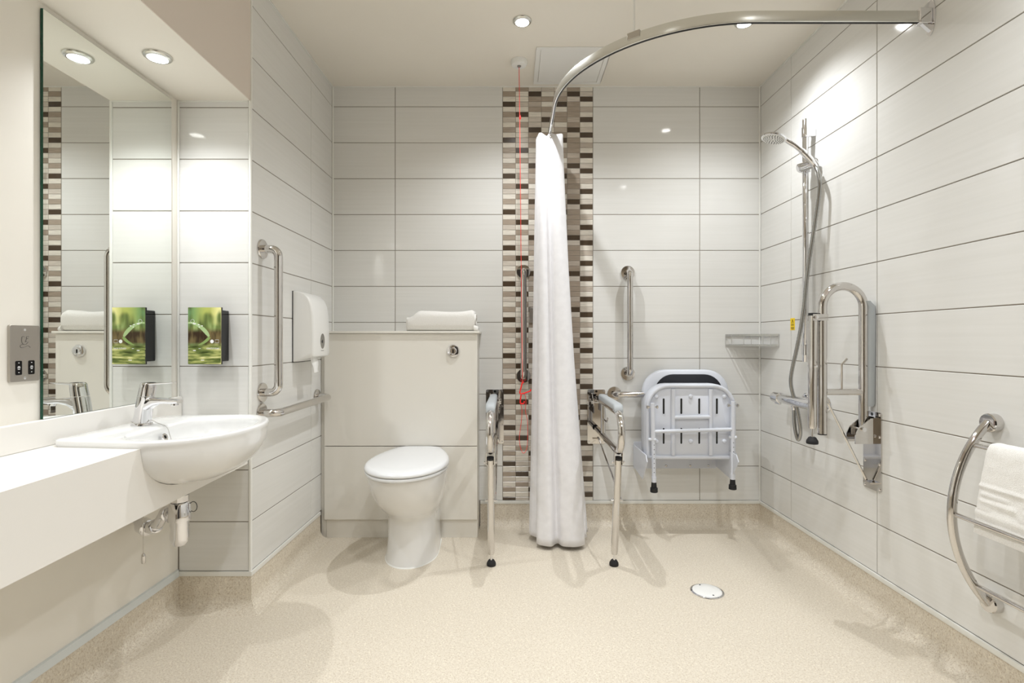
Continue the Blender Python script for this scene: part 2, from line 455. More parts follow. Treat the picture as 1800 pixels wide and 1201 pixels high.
for n_, (path, i) in enumerate(((PATH_L, 0), (PATH_L, 1), (PATH_L, 2), (PATH_R, 0), (PATH_R, 1))):
    pr = cap if not (path is PATH_L and i == 0) else [(-0.001, 0.1255), (0.010, 0.1255), (0.008, 0.150), (0.001, 0.152), (-0.001, 0.152)]
    struct('trim_%d' % (3 + n_), sweep(path, i, i + 1, pr), SEAL if (path is PATH_L and i == 0) else PVC)
# vertical corner trims and the bead under the ceiling
struct('trim_8', MB().cyl((XLB + 0.003, YB - 0.003, ZT), (XLB + 0.003, YB - 0.003, ZC), 0.005, seg=10), PVC)
struct('trim_9', MB().cyl((XRB - 0.003, YB - 0.003, ZT), (XRB - 0.003, YB - 0.003, ZC), 0.005, seg=10), PVC)
struct('trim_10', MB().prism(rrect(xl(YR) - 0.009, xl(YR) + 0.003, YR - 0.003, YR + 0.009, 0.0045, 4), 'z', ZT - 0.012, ZS), PVC)
struct('trim_11', MB().prism(rrect(xl(YR) - 0.006, xl(YR) + 0.003, YR - 0.0, YR + 0.009, 0.004, 4), 'z', ZS, ZC), PVC)
struct('trim_12', MB().box(XLB, XRB, YB - 0.005, YB, ZC - 0.005, ZC), PVC)
struct('trim_13', MB(F_LEFT).box(YR + 0.009, YB, 0, 0.005, ZC - 0.005, ZC), PVC)
struct('trim_14', MB(F_RIGHT).box(YF, YB, 0, 0.005, ZC - 0.005, ZC), PVC)
struct('trim_15', MB().box(XV, XV + 0.008, YR - 0.008, YR, 0.745, ZS), PVC, bevel=0.003)
struct('trim_16', MB().box(XV + 0.008, xl(YR) - 0.009, YR - 0.003, YR, ZS - 0.006, ZS), PVC)

# ceiling access panel
t = Thing('access_panel', 'square white access hatch set in the ceiling behind the curtain rail', 'access panel', (0.30, 2.70, ZC))
fr = MB()
X0, X1, Y0, Y1 = 0.118, 0.482, 2.516, 2.878
fr.box(X0, X1, Y0, Y0 + 0.022, ZC - 0.005, ZC).box(X0, X1, Y1 - 0.022, Y1, ZC - 0.005, ZC).box(X0, X0 + 0.022, Y0 + 0.022, Y1 - 0.022, ZC - 0.005, ZC).box(X1 - 0.022, X1, Y0 + 0.022, Y1 - 0.022, ZC - 0.005, ZC)
t.part('frame', fr, WPLAST, bevel=0.0015)
t.part('hatch', MB().box(X0 + 0.0235, X1 - 0.0235, Y0 + 0.0235, Y1 - 0.0235, ZC - 0.004, ZC), WPLAST, bevel=0.001)

# ------------------------------------------------------------------ vanity: worktop, basin, tap, trap, mirror
BY = 1.66                                              # centre line of the basin
def xfront(y): return -0.977 + (y - 0.998) / (YR - 0.998) * (-1.018 + 0.977)
ZW, ZW0 = 0.744, 0.559
half = [(-1.258, 0.215), (-1.252, 0.232), (-1.236, 0.240), (-1.15, 0.249), (-1.06, 0.259), (-0.985, 0.265)]
for k in range(1, 13):
    a = PI / 2 * k / 12
    half.append((-0.985 + 0.176 * math.sin(a), 0.265 * math.cos(a)))
outline = [(x, BY - y) for x, y in half] + [(x, BY + y) for x, y in half[-2::-1]]
BC = Vector((-1.0, BY))                             # centre of the bowl
def ray_out(poly, c, ang):
    d = Vector((math.cos(ang), math.sin(ang))); best = 0
    for i in range(len(poly)):
        p = Vector(poly[i]) - c; q = Vector(poly[(i + 1) % len(poly)]) - c; e = q - p
        den = d.x * e.y - d.y * e.x
        if abs(den) < 1e-12: continue
        tt = (p.x * e.y - p.y * e.x) / den; uu = (p.x * d.y - p.y * d.x) / den
        if -1e-9 <= uu <= 1 + 1e-9 and tt > best: best = tt
    return best
NA = 96
ANG = [2 * PI * k / NA for k in range(NA)]
RO = [ray_out(outline, BC, a) for a in ANG]
inner_half = [(-1.12, 0.0), (-1.118, 0.10), (-1.11, 0.155), (-1.085, 0.195), (-1.035, 0.222), (-0.985, 0.228)]
for k in range(1, 11):
    a = PI / 2 * k / 10
    inner_half.append((-0.985 + 0.142 * math.sin(a), 0.228 * math.cos(a)))
inner = [(x, BY - y) for x, y in inner_half] + [(x, BY + y) for x, y in inner_half[-2:0:-1]]
RI = [ray_out(inner, BC, a) for a in ANG]
def ringz(R, z, sc=1.0, add=0.0, shift=0.0):
    return [(BC.x + shift + math.cos(a) * (r * sc + add), BC.y + math.sin(a) * (r * sc + add), z) for a, r in zip(ANG, R)]
def bowl_scale(s): return (1 - s ** 2.3) ** (1 / 2.1)
t = Thing('wash_basin', 'white ceramic semi-recessed basin set into the white worktop', 'basin', (-1.0, BY, 0.6))
rings = []
for k in range(12, 0, -1):                             # outside, from the bottom up
    s = min(1, k / 12 * 0.995)
    rings.append(ringz(RO, 0.7455 - 0.148 * s, bowl_scale(s) * 0.985))
rings += [ringz(RO, 0.7455, 0.99), ringz(RO, 0.750), ringz(RO, 0.758), ringz(RO, 0.762, 1, -0.003), ringz(RO, 0.763, 1, -0.008)]
rings += [ringz(RI, 0.762, 1, 0.006), ringz(RI, 0.7595, 1, 0.0), ringz(RI, 0.7525, 1, -0.007)]
for k in range(1, 9):
    s = k / 8 * 0.97
    rings.append(ringz(RI, 0.7525 - 0.118 * s, (1 - s ** 2.6) ** (1 / 2.0) * 0.97))
t.part('bowl', MB().loft(rings), CERAMIC, angle=60)
t.part('waste', MB().lathe([(0.03, 0.0), (0.03, 0.002), (0.02, 0.003), (0.006, 0.001)], (BC.x, BY, 0.638), (0, 0, 1), 24), CHROME)
ov = t.part('overflow_ring', MB().lathe([(0.006, 0.002), (0.0115, 0.002), (0.0125, 0.0), (0.0125, -0.004)], (-1.101, BY, 0.7275), (0.93, 0, 0.35), 24, False, False), CHROME)
t.part('overflow_hole', MB().lathe([(0.0065, 0.0008), (0.001, 0.0008)], (-1.101, BY, 0.7275), (0.93, 0, 0.35), 18), BLACK, parent=ov)

# worktop with a bay for the basin
t = Thing('vanity_worktop', 'long white worktop with deep cream fascia below the mirror', 'worktop', (-1.15, 1.0, ZW0))
bay = [(x, y) for x, y in ((BC.x + math.cos(a) * r * 0.965, BC.y + math.sin(a) * r * 0.965) for a, r in zip(ANG, RO)) if x < xfront(y) - 0.001]
bay.sort(key=lambda p: (0, p[1])[1])
# walk the bay from its near mouth round the back to its far mouth
bay_ang = [((a + 2 * PI) % (2 * PI), BC.x + math.cos(a) * r * 0.965, BC.y + math.sin(a) * r * 0.965) for a, r in zip(ANG, RO)]
bay_pts = [(x, y) for a, x, y in sorted(bay_ang, key=lambda q: -q[0]) if x < xfront(y) - 0.001]
y_near = min(p[1] for p in bay_pts); y_far = max(p[1] for p in bay_pts)
YW0 = YF + 0.02
poly = [(XV + 0.001, YW0), (xfront(YW0), YW0), (xfront(bay_pts[0][1]), bay_pts[0][1])] + bay_pts + [(xfront(bay_pts[-1][1]), bay_pts[-1][1]), (xfront(YR), YR - 0.003), (XV + 0.001, YR - 0.003)]
if bay_pts[0][1] > bay_pts[-1][1]:
    bay_pts = bay_pts[::-1]
    poly = [(XV + 0.001, YW0), (xfront(YW0), YW0), (xfront(bay_pts[0][1]), bay_pts[0][1])] + bay_pts + [(xfront(bay_pts[-1][1]), bay_pts[-1][1]), (xfront(YR), YR - 0.003), (XV + 0.001, YR - 0.003)]
t.part('worktop', MB().prism([(x - (0.0215 if x > xfront(y) - 0.0005 else 0), y) for x, y in poly], 'z', ZW - 0.03, ZW), SOLID)
hw = max(abs(y_near - BY), abs(y_far - BY))
notch = [(BY - hw * bowl_scale(min(1, s)) * 1.0 - 0.002, 0.7455 - 0.148 * s - 0.002) for s in [0.06 + 0.93 * k / 20 for k in range(21)]]
notch_poly = notch + [(2 * BY - y, z) for y, z in notch[::-1]]
fas = [(YW0, ZW0), (YR - 0.003, ZW0), (YR - 0.003, ZW), (notch_poly[-1][0], ZW)] + [p for p in notch_poly[::-1] if p[1] < ZW - 0.001] + [(notch_poly[0][0], ZW), (YW0, ZW)]
fm = MB()
fm.loft([[(xfront(y) - 0.022, y, z) for y, z in fas], [(xfront(y), y, z) for y, z in fas]])
t.part('fascia', fm, SOLID)
t.part('underside', MB().prism([(XV + 0.001, YW0), (xfront(YW0) - 0.022, YW0), (xfront(BY - 0.28) - 0.022, BY - 0.28), (-1.10, BY - 0.28), (-1.10, BY + 0.28), (xfront(BY + 0.28) - 0.022, BY + 0.28), (xfront(YR) - 0.022, YR - 0.003), (XV + 0.001, YR - 0.003)], 'z', ZW0, ZW0 + 0.016), SOLID)
t.part('upstand', MB().box(XV + 0.001, XV + 0.018, YW0, YR - 0.003, ZW, 0.818), SOLID, bevel=0.003)

# tap
TX, TY = -1.188, 1.68
DT = -0.0075
t = Thing('basin_tap', 'chrome single-lever mixer tap on the back of the white basin', 'tap', (TX, TY, 0.763))
TS = 1.12
def tsc(p): return (TX + (p[0] - TX) * TS, TY + (p[1] - TY) * TS, 0.763 + (p[2] - 0.763) * TS)
def oval(cx, cz, rx, ry, n=24): return [tsc(q) for q in [(cx + rx * math.cos(2 * PI * k / n), TY + ry * math.sin(2 * PI * k / n), cz + DT) for k in range(n)]]
t.part('base_ring', MB().loft([oval(TX, 0.7705, 0.027, 0.027), oval(TX, 0.774, 0.027, 0.027), oval(TX, 0.777, 0.0255, 0.0255)]), CHROME)
t.part('body', MB().loft([oval(TX, 0.777, 0.0245, 0.0245), oval(TX + 0.003, 0.795, 0.0225, 0.0225), oval(TX + 0.007, 0.822, 0.022, 0.022), oval(TX + 0.0115, 0.846, 0.0225, 0.0225), oval(TX + 0.0125, 0.852, 0.0222, 0.0222)]), CHROME)
lv = t.part('lever', MB().loft([oval(TX + 0.0128, 0.8535, 0.0222, 0.0222), oval(TX + 0.017, 0.876, 0.021, 0.021), oval(TX + 0.0185, 0.888, 0.0205, 0.020), oval(TX + 0.0195, 0.8915, 0.018, 0.0175)]), CHROME)
def rr_x(x, z0, z1, w, r):
    return [tsc((x, TY + a, b + DT)) for a, b in rrect(-w, w, z0, z1, min(r, (z1 - z0) * 0.45, w * 0.9), 4)]
t.part('lever_blade', MB().loft([rr_x(TX + 0.012, 0.884, 0.8915, 0.018, 0.003), rr_x(TX + 0.04, 0.8865, 0.8915, 0.016, 0.003), rr_x(TX + 0.075, 0.8885, 0.892, 0.012, 0.002), rr_x(TX + 0.093, 0.8905, 0.8925, 0.008, 0.001)]), CHROME, parent=lv)
t.part('spout', MB().loft([rr_x(TX + 0.004, 0.80, 0.850, 0.0195, 0.014), rr_x(TX + 0.022, 0.812, 0.850, 0.0195, 0.012), rr_x(TX + 0.04, 0.826, 0.8485, 0.018, 0.008), rr_x(TX + 0.065, 0.832, 0.8465, 0.016, 0.006), rr_x(TX + 0.09, 0.831, 0.844, 0.015, 0.005), rr_x(TX + 0.109, 0.8325, 0.8415, 0.0145, 0.004)]), CHROME)
t.part('aerator', MB().lathe([(0.011, 0), (0.0115, 0.002), (0.0115, 0.009), (0.009, 0.010)], tsc((TX + 0.093, TY, 0.834 + DT)), (0.12, 0, -1), 20), CHROME)
def beads(pts, r, pitch):
    ps = spline(pts, 24); L = 0; out = []
    seg = []
    for a, b in zip(ps, ps[1:]): seg.append((b - a).length)
    tot = sum(seg); n = max(4, int(tot / pitch))
    res, rad = [], []
    for i in range(n * 4 + 1):
        d = tot * i / (n * 4); k = 0
        while k < len(seg) - 1 and d > seg[k]: d -= seg[k]; k += 1
        res.append(ps[k].lerp(ps[k + 1], min(1, d / max(seg[k], 1e-9))))
        rad.append(r * (0.35 + 0.65 * abs(math.sin(PI * i / 4))))
    return res, rad
ch, rad = beads([(TX - 0.02, TY - 0.021, 0.7755), (TX + 0.004, TY - 0.0275, 0.771), (TX + 0.022, TY - 0.015, 0.772), (TX + 0.033, TY - 0.004, 0.778), (TX + 0.05, TY, 0.7685), (TX + 0.070, TY, 0.762), (TX + 0.085, TY - 0.004, 0.752), (-1.097, TY - 0.004, 0.735), (-1.091, TY - 0.004, 0.716)], 0.0016, 0.0042)
t.part('plug_chain', MB().tube(ch, rad, 6), STEEL)

# bottle trap under the basin
TRX, TRY = -1.054, 1.66
t = Thing('bottle_trap', 'chrome bottle trap and waste pipe under the worktop', 'trap', (TRX, TRY, 0.38))
t.part('bottle', MB().lathe([(0.006, 0.382), (0.018, 0.386), (0.0248, 0.397), (0.0268, 0.412), (0.0268, 0.47)], (TRX, TRY, 0), seg=32), CHROME)
t.part('cap_nut', MB().lathe([(0.027, 0.463), (0.0335, 0.465), (0.034, 0.472), (0.0295, 0.517), (0.026, 0.522)], (TRX, TRY, 0), seg=32), CHROME)
t.part('inlet_nut', MB().lathe([(0.023, 0.522), (0.0265, 0.524), (0.0265, 0.544), (0.021, 0.547)], (TRX, TRY, 0), seg=10), CHROME)
t.part('tailpiece', MB().lathe([(0.0165, 0.545), (0.0165, 0.596)], (TRX, TRY, 0)), CHROME)
e0 = px(289, 903, 1.685); e1 = px(279, 921, 1.70); e2 = px(262, 929, 1.73); e3 = px(246, 921, 1.755)
pp = fillet([(TRX, TRY, 0.478), e0, e1, e2, e3, (XV + 0.002, 1.80, e3.z + 0.01)], 0.02)
t.part('outlet_pipe', MB().tube(pp, 0.0165, 18), CHROME)
def nut(name, c, d, r, h): t.part(name, MB().lathe([(r * 0.75, -h), (r, -h * 0.8), (r, h * 0.8), (r * 0.8, h)], c, d, 20), CHROME)
nut('side_nut', px(294, 903, 1.675), Vector((-1, 0.6, 0)), 0.0225, 0.012)
nut('pipe_nut', px(271, 926, 1.715), e2 - e1, 0.0225, 0.014)
nut('elbow', px(256, 926, 1.74), e3 - e2, 0.0265, 0.02)
t.part('wire_clip', MB().tube([Vector((TRX + 0.036 + 0.012 * math.cos(a), TRY + 0.012, 0.503 + 0.016 * math.sin(a))) for a in [2 * PI * k / 20 for k in range(20)]], 0.0012, 6, loop=True), DGREY)
# dangling plug chain below the worktop
CHX, CHY = -1.166, 1.655
t = Thing('dangling_chain', 'thin beaded chain with small metal end hanging below the worktop', 'chain', (CHX, CHY, 0.33))
ch, rad = beads([(CHX, CHY, 0.565), (CHX, CHY, 0.48), (CHX, CHY, 0.358)], 0.0017, 0.0045)
t.part('chain', MB().tube(ch, rad, 6), STEEL)
t.part('pendant', MB().lathe([(0.0025, 0.360), (0.0055, 0.356), (0.006, 0.351), (0.006, 0.331), (0.005, 0.329)], (CHX, CHY, 0), seg=16), STEEL)

# mirror
t = Thing('wall_mirror', 'tall frameless mirror on the vanity wall above the basin', 'mirror', (XV, 1.7, 0.82))
MY0, MY1, MZ0, MZ1 = 1.428, 1.968, 0.8185, 1.941
t.part('glass', MB().box(XV + 0.002, XV + 0.0085, MY0, MY1, MZ0, MZ1), GREENGL)
t.part('mirror_face', MB().box(XV + 0.0083, XV + 0.0092, MY0 + 0.0008, MY1 - 0.0008, MZ0 + 0.0008, MZ1 - 0.0008), MIRROR)

# shaver socket
t = Thing('shaver_socket', 'brushed steel shaver socket plate on the cream wall beside the mirror', 'socket', (XV, 1.38, 0.93))
SY0, SY1, SZ0, SZ1 = 1.336, 1.420, 0.926, 1.074
sx = XV + 0.0075
t.part('plate', MB().loft([[(XV, y, z) for y, z in rrect(SY0, SY1, SZ0, SZ1, 0.004, 3)], [(sx, y, z) for y, z in rrect(SY0, SY1, SZ0, SZ1, 0.004, 3)]]), BRUSHED, bevel=0.0008)
sc_ = (SY0 + SY1) / 2
for yy in (sc_ - 0.0185, sc_ + 0.0175):
    so = t.part('socket_insert', MB().loft([[(x, y, z) for y, z in rrect(yy - 0.009, yy + 0.009, 0.944, 0.981, 0.003, 3)] for x in (sx - 0.002, sx + 0.0006)]), BLACK)
    for z, w in ((0.963, 0.0042), (0.966, 0.003), (0.959, 0.003), (0.9755, 0.0016), (0.9505, 0.0016)):
        t.part('marking', MB().box(sx + 0.0004, sx + 0.0009, yy - w, yy + w, z - 0.0007, z + 0.0007), WINK, parent=so)
for z in (1.062, 0.9355):
    s_ = t.part('screw', MB().lathe([(0.0035, 0), (0.0035, 0.0005), (0.0025, 0.001)], (sx, sc_ - 0.001, z), (1, 0, 0), 14), CHROME)
eng = MB()
def eline(pts, r=0.0006): eng.tube([(sx + 0.0003, sc_ + a, 1.03 + b) for a, b in spline([(p[0], p[1], 0) for p in pts], 6) for a, b in [(a, b)]] if False else [(sx + 0.0003, sc_ + p.x, 1.03 + p.y) for p in spline([(q[0], q[1], 0) for q in pts], 6)], r, 6)
icon = [[(-0.009, 0.014), (-0.0105, 0.006), (-0.009, -0.002), (-0.004, -0.0065), (0.002, -0.006), (0.008, 0.0)], [(-0.009, 0.014), (-0.006, 0.0142), (-0.003, 0.0135)], [(0.003, 0.014), (0.003, 0.007), (0.0, 0.0005), (0.004, 0.0015)], [(0.003, 0.0135), (0.007, 0.0142), (0.010, 0.0135)], [(0.004, 0.009), (0.008, 0.0085)],
        [(-0.003, -0.0065), (-0.010, -0.0065), (-0.0145, -0.010), (-0.0125, -0.0145), (-0.004, -0.014), (0.004, -0.0105), (0.009, -0.0105), (0.014, -0.0145)]]
for q in icon:
    eng = MB(); eline(q); t.part('engraved_line', eng, ENGR)

# gentle soap dispenser on the return wall
DX0, DX1, DZ0, DZ1, DY = -1.2, -1.0785, 0.946, 1.156, 1.938
t = Thing('soap_dispenser', 'green leaf-print soap dispenser with black body on the bright tiles', 'dispenser', ((DX0 + DX1) / 2, YR, DZ0))
t.part('body', MB().box(DX0 + 0.016, DX1 - 0.013, DY + 0.012, YR - 0.0005, DZ0 + 0.008, DZ1 - 0.008), BLACK, bevel=0.003)
LEAF = mat('leaf_print', (0.5, 0.6, 0.3), 0.12, coat=0.4)
def leaf_nodes():
    n, l, b = nodes(LEAF)
    tc = n.new('ShaderNodeTexCoord'); sep = n.new('ShaderNodeSeparateXYZ')
    l.new(tc.outputs['Generated'], sep.inputs[0])
    def ramp(fac, stops, interp='EASE'):
        r = n.new('ShaderNodeValToRGB'); r.color_ramp.interpolation = interp
        e = r.color_ramp.elements
        while len(e) < len(stops): e.new(0.5)
        for k, (p, c) in enumerate(stops): e[k].position = p; e[k].color = (*s2l(c), 1)
        l.new(fac, r.inputs[0]); return r.outputs[0]
    def mix(f, a, b_):
        m = n.new('ShaderNodeMix'); m.data_type = 'RGBA'
        l.new(f, m.inputs['Factor']); l.new(a, m.inputs['A']); l.new(b_, m.inputs['B']); return m.outputs['Result']
    def noise_tex(sc3, scale, det, rot=0):
        mp = n.new('ShaderNodeMapping'); mp.inputs['Scale'].default_value = sc3; mp.inputs['Rotation'].default_value = (0, rot, 0)
        l.new(tc.outputs['Generated'], mp.inputs['Vector'])
        t_ = n.new('ShaderNodeTexNoise'); t_.inputs['Scale'].default_value = scale; t_.inputs['Detail'].default_value = det
        l.new(mp.outputs[0], t_.inputs['Vector']); return t_.outputs['Fac']
    up1 = ramp(noise_tex((3, 0.3, 1.2), 1.6, 1.5, 0.7), [(0.3, (0.30, 0.33, 0.20)), (0.5, (0.46, 0.53, 0.30)), (0.68, (0.66, 0.74, 0.48))])
    up = mix(ramp(noise_tex((1, 0.3, 1), 2.6, 1), [(0.42, (0, 0, 0)), (0.62, (1, 1, 1))]), up1, ramp(sep.outputs[0], [(0, (0.45, 0.62, 0.42)), (0.6, (0.74, 0.77, 0.42)), (1, (0.97, 0.95, 0.66))]))
    lo = ramp(noise_tex((0.6, 0.3, 9), 2.4, 3), [(0.32, (0.24, 0.28, 0.14)), (0.45, (0.42, 0.48, 0.26)), (0.56, (0.68, 0.70, 0.42)), (0.68, (0.94, 0.92, 0.68))])
    brown = ramp(noise_tex((2, 0.3, 1.2), 2.5, 2), [(0.35, (0.25, 0.20, 0.15)), (0.65, (0.50, 0.44, 0.30))])
    band = ramp(sep.outputs[2], [(0.30, (0, 0, 0)), (0.40, (1, 1, 1)), (0.55, (1, 1, 1)), (0.66, (0, 0, 0))])
    half_ = ramp(sep.outputs[2], [(0.31, (0, 0, 0)), (0.36, (1, 1, 1))])
    c1 = mix(half_, lo, up)
    c2 = mix(band, c1, brown)
    glow = n.new('ShaderNodeVectorMath'); glow.operation = 'DISTANCE'; l.new(tc.outputs['Generated'], glow.inputs[0]); glow.inputs[1].default_value = (0.95, 0.5, 0.92)
    gf = ramp(glow.outputs['Value'], [(0.05, (1, 1, 1)), (0.5, (0, 0, 0))])
    g2 = n.new('ShaderNodeRGB'); g2.outputs[0].default_value = (*s2l((0.96, 0.94, 0.62)), 1)
    c3 = mix(gf, c2, g2.outputs[0])
    gl2 = n.new('ShaderNodeVectorMath'); gl2.operation = 'DISTANCE'; l.new(tc.outputs['Generated'], gl2.inputs[0]); gl2.inputs[1].default_value = (1.0, 0.5, 0.08)
    c4 = mix(ramp(gl2.outputs['Value'], [(0.02, (1, 1, 1)), (0.42, (0, 0, 0))]), c3, g2.outputs[0])
    l.new(c4, b.inputs['Base Color'])
leaf_nodes()
pn = t.part('front_panel', MB().box(DX0, DX1, DY, DY + 0.004, DZ0, DZ1), LEAF, bevel=0.0006)
t.part('panel_edge', MB().box(DX0 + 0.0005, DX1 + 0.0005, DY + 0.004, DY + 0.012, DZ0 - 0.001, DZ1 + 0.0005), BLACK)
LEAFG = mat('leaf_blade_print', (0.70, 0.80, 0.58), 0.15)
DW, DH = DX1 - DX0, DZ1 - DZ0
def dp(u, v, o=0.0): return (DX0 + DW * u, DY - 0.0002 - o, DZ0 + DH * v)
def ribbon(cen, wid):
    mb = MB(); L, R = [], []
    c2 = spline([(p[0] * DW, p[1] * DH, 0) for p in cen], 8); m = len(c2)
    for i, p in enumerate(c2):
        d = (c2[min(m - 1, i + 1)] - c2[max(0, i - 1)]).normalized(); nn = Vector((-d.y, d.x, 0))
        f = i / (m - 1) * (len(wid) - 1); k = min(len(wid) - 2, int(f)); w = wid[k] + (wid[k + 1] - wid[k]) * (f - k)
        a = p + nn * w; b_ = p - nn * w
        L.append((DX0 + min(max(a.x, 0), DW), DY - 0.0002, DZ0 + a.y)); R.append((DX0 + min(max(b_.x, 0), DW), DY - 0.0002, DZ0 + b_.y))
    n_ = len(L)
    return mb.add(L + R, [(i, i + 1, n_ + i + 1, n_ + i) for i in range(n_ - 1)])
t.part('leaf_print', ribbon([(0.0, 0.725), (0.12, 0.727), (0.28, 0.695), (0.45, 0.625), (0.57, 0.55), (0.645, 0.485)], [0.003, 0.0038, 0.0048, 0.0062, 0.0072, 0.0066, 0.003]), LEAFG, parent=pn)
LEAFR = mat('leaf_reflection_print', (0.56, 0.66, 0.40), 0.15)
t.part('leaf_reflection', ribbon([(0.665, 0.478), (0.60, 0.435), (0.52, 0.395), (0.42, 0.36), (0.32, 0.335)], [0.004, 0.0055, 0.005, 0.0035, 0.001]), LEAFR, parent=pn)
for (u, v, w, h) in ((0.2, 0.712, 0.05, 0.012), (0.33, 0.695, 0.03, 0.008), (0.35, 0.655, 0.025, 0.007), (0.43, 0.675, 0.03, 0.008), (0.20, 0.24, 0.05, 0.008), (0.36, 0.275, 0.04, 0.004)):
    mb = MB(); pts = [dp(u + w * math.cos(a), v + h * math.sin(a), 0.0003) for a in [2 * PI * k / 12 for k in range(12)]]
    mb.add(pts, [tuple(range(12))]); t.part('water_highlight', mb, WINK, parent=pn)
t.part('droplet_print', MB().tube([dp(0.14 + 0.055 * math.cos(a), 0.755 + 0.033 * math.sin(a)) for a in [2 * PI * k / 24 for k in range(24)]], 0.0005, 5, loop=True), WINK, parent=pn)
mb = MB(); mb.add([dp(0.735 + 0.055 * math.cos(a), 0.40 + 0.032 * math.sin(a), 0.0003) for a in [2 * PI * k / 20 for k in range(20)]], [tuple(range(20))]); t.part('round_symbol', mb, WINK, parent=pn)
t.part('square_symbol', MB().tube([dp(u, v) for u, v in ((0.83, 0.375), (0.94, 0.375), (0.94, 0.43), (0.83, 0.43))], 0.0005, 4, loop=True), WINK, parent=pn)
for body, u, v, sz in (('GENTLE SOAP', 0.76, 0.275, 0.0075),):
    vs, fs = text_mesh(body, sz)
    mb = MB(); mb.add([(DX0 + DW * u + q.x, DY - 0.0003 - q.z, DZ0 + DH * v + q.y) for q in vs], fs)
    t.part('lettering', mb, WINK, parent=pn)
mb = MB()
for k in range(3):
    t.part('small_mark', MB().box(DX0 + DW * 0.4 + k * 0.0042, DX0 + DW * 0.4 + k * 0.0042 + 0.003, DY - 0.0004, DY, DZ0 + DH * 0.062, DZ0 + DH * 0.062 + 0.003), WINK, parent=pn)

# ------------------------------------------------------------------ grab rails
def grab_rail(label, M, p0, p1, stand=0.062, group='polished grab rails', r=0.0165):
    """p0, p1 = (a, z) of the two wall flanges in the wall's frame"""
    A = Vector((p0[0], 0, p0[1])); B = Vector((p1[0], 0, p1[1])); O = Vector((0, stand, 0))
    lo = A if A.z <= B.z else B
    t = Thing('grab_rail', label, 'grab rail', M @ Vector((lo.x, 0, min(A.z, B.z))), group)
    path = fillet([A + Vector((0, 0.004, 0)), A + O, B + O, B + Vector((0, 0.004, 0))], 0.045, 10)
    t.part('bar', MB(M).tube(path, r, 20), STEEL)
    for q in (A, B):
        t.part('flange', MB(M).lathe([(0.018, 0.0), (0.0395, 0.0), (0.0395, 0.0055), (0.0375, 0.0085), (0.020, 0.0095)], q, (0, 1, 0), 36), STEEL)
    return t
grab_rail('vertical steel grab rail on the left tiled wall above the basin end', F_LEFT, (2.106, 1.401), (2.106, 0.824), 0.068)
grab_rail('horizontal steel grab rail on the left tiled wall beside the toilet', F_LEFT, (2.10, 0.742), (2.677, 0.745), 0.068)
grab_rail('vertical steel grab rail over the brown mosaic, behind the red cord', F_BACK, (0.0635, 1.415), (0.0635, 0.836))
grab_rail('vertical steel grab rail on the plain tiles right of the curtain', F_BACK, (0.643, 1.409), (0.643, 0.849))
grab_rail('horizontal steel grab rail passing behind the white shower seat', F_BACK, (0.568, 0.738), (1.15, 0.738), 0.06)

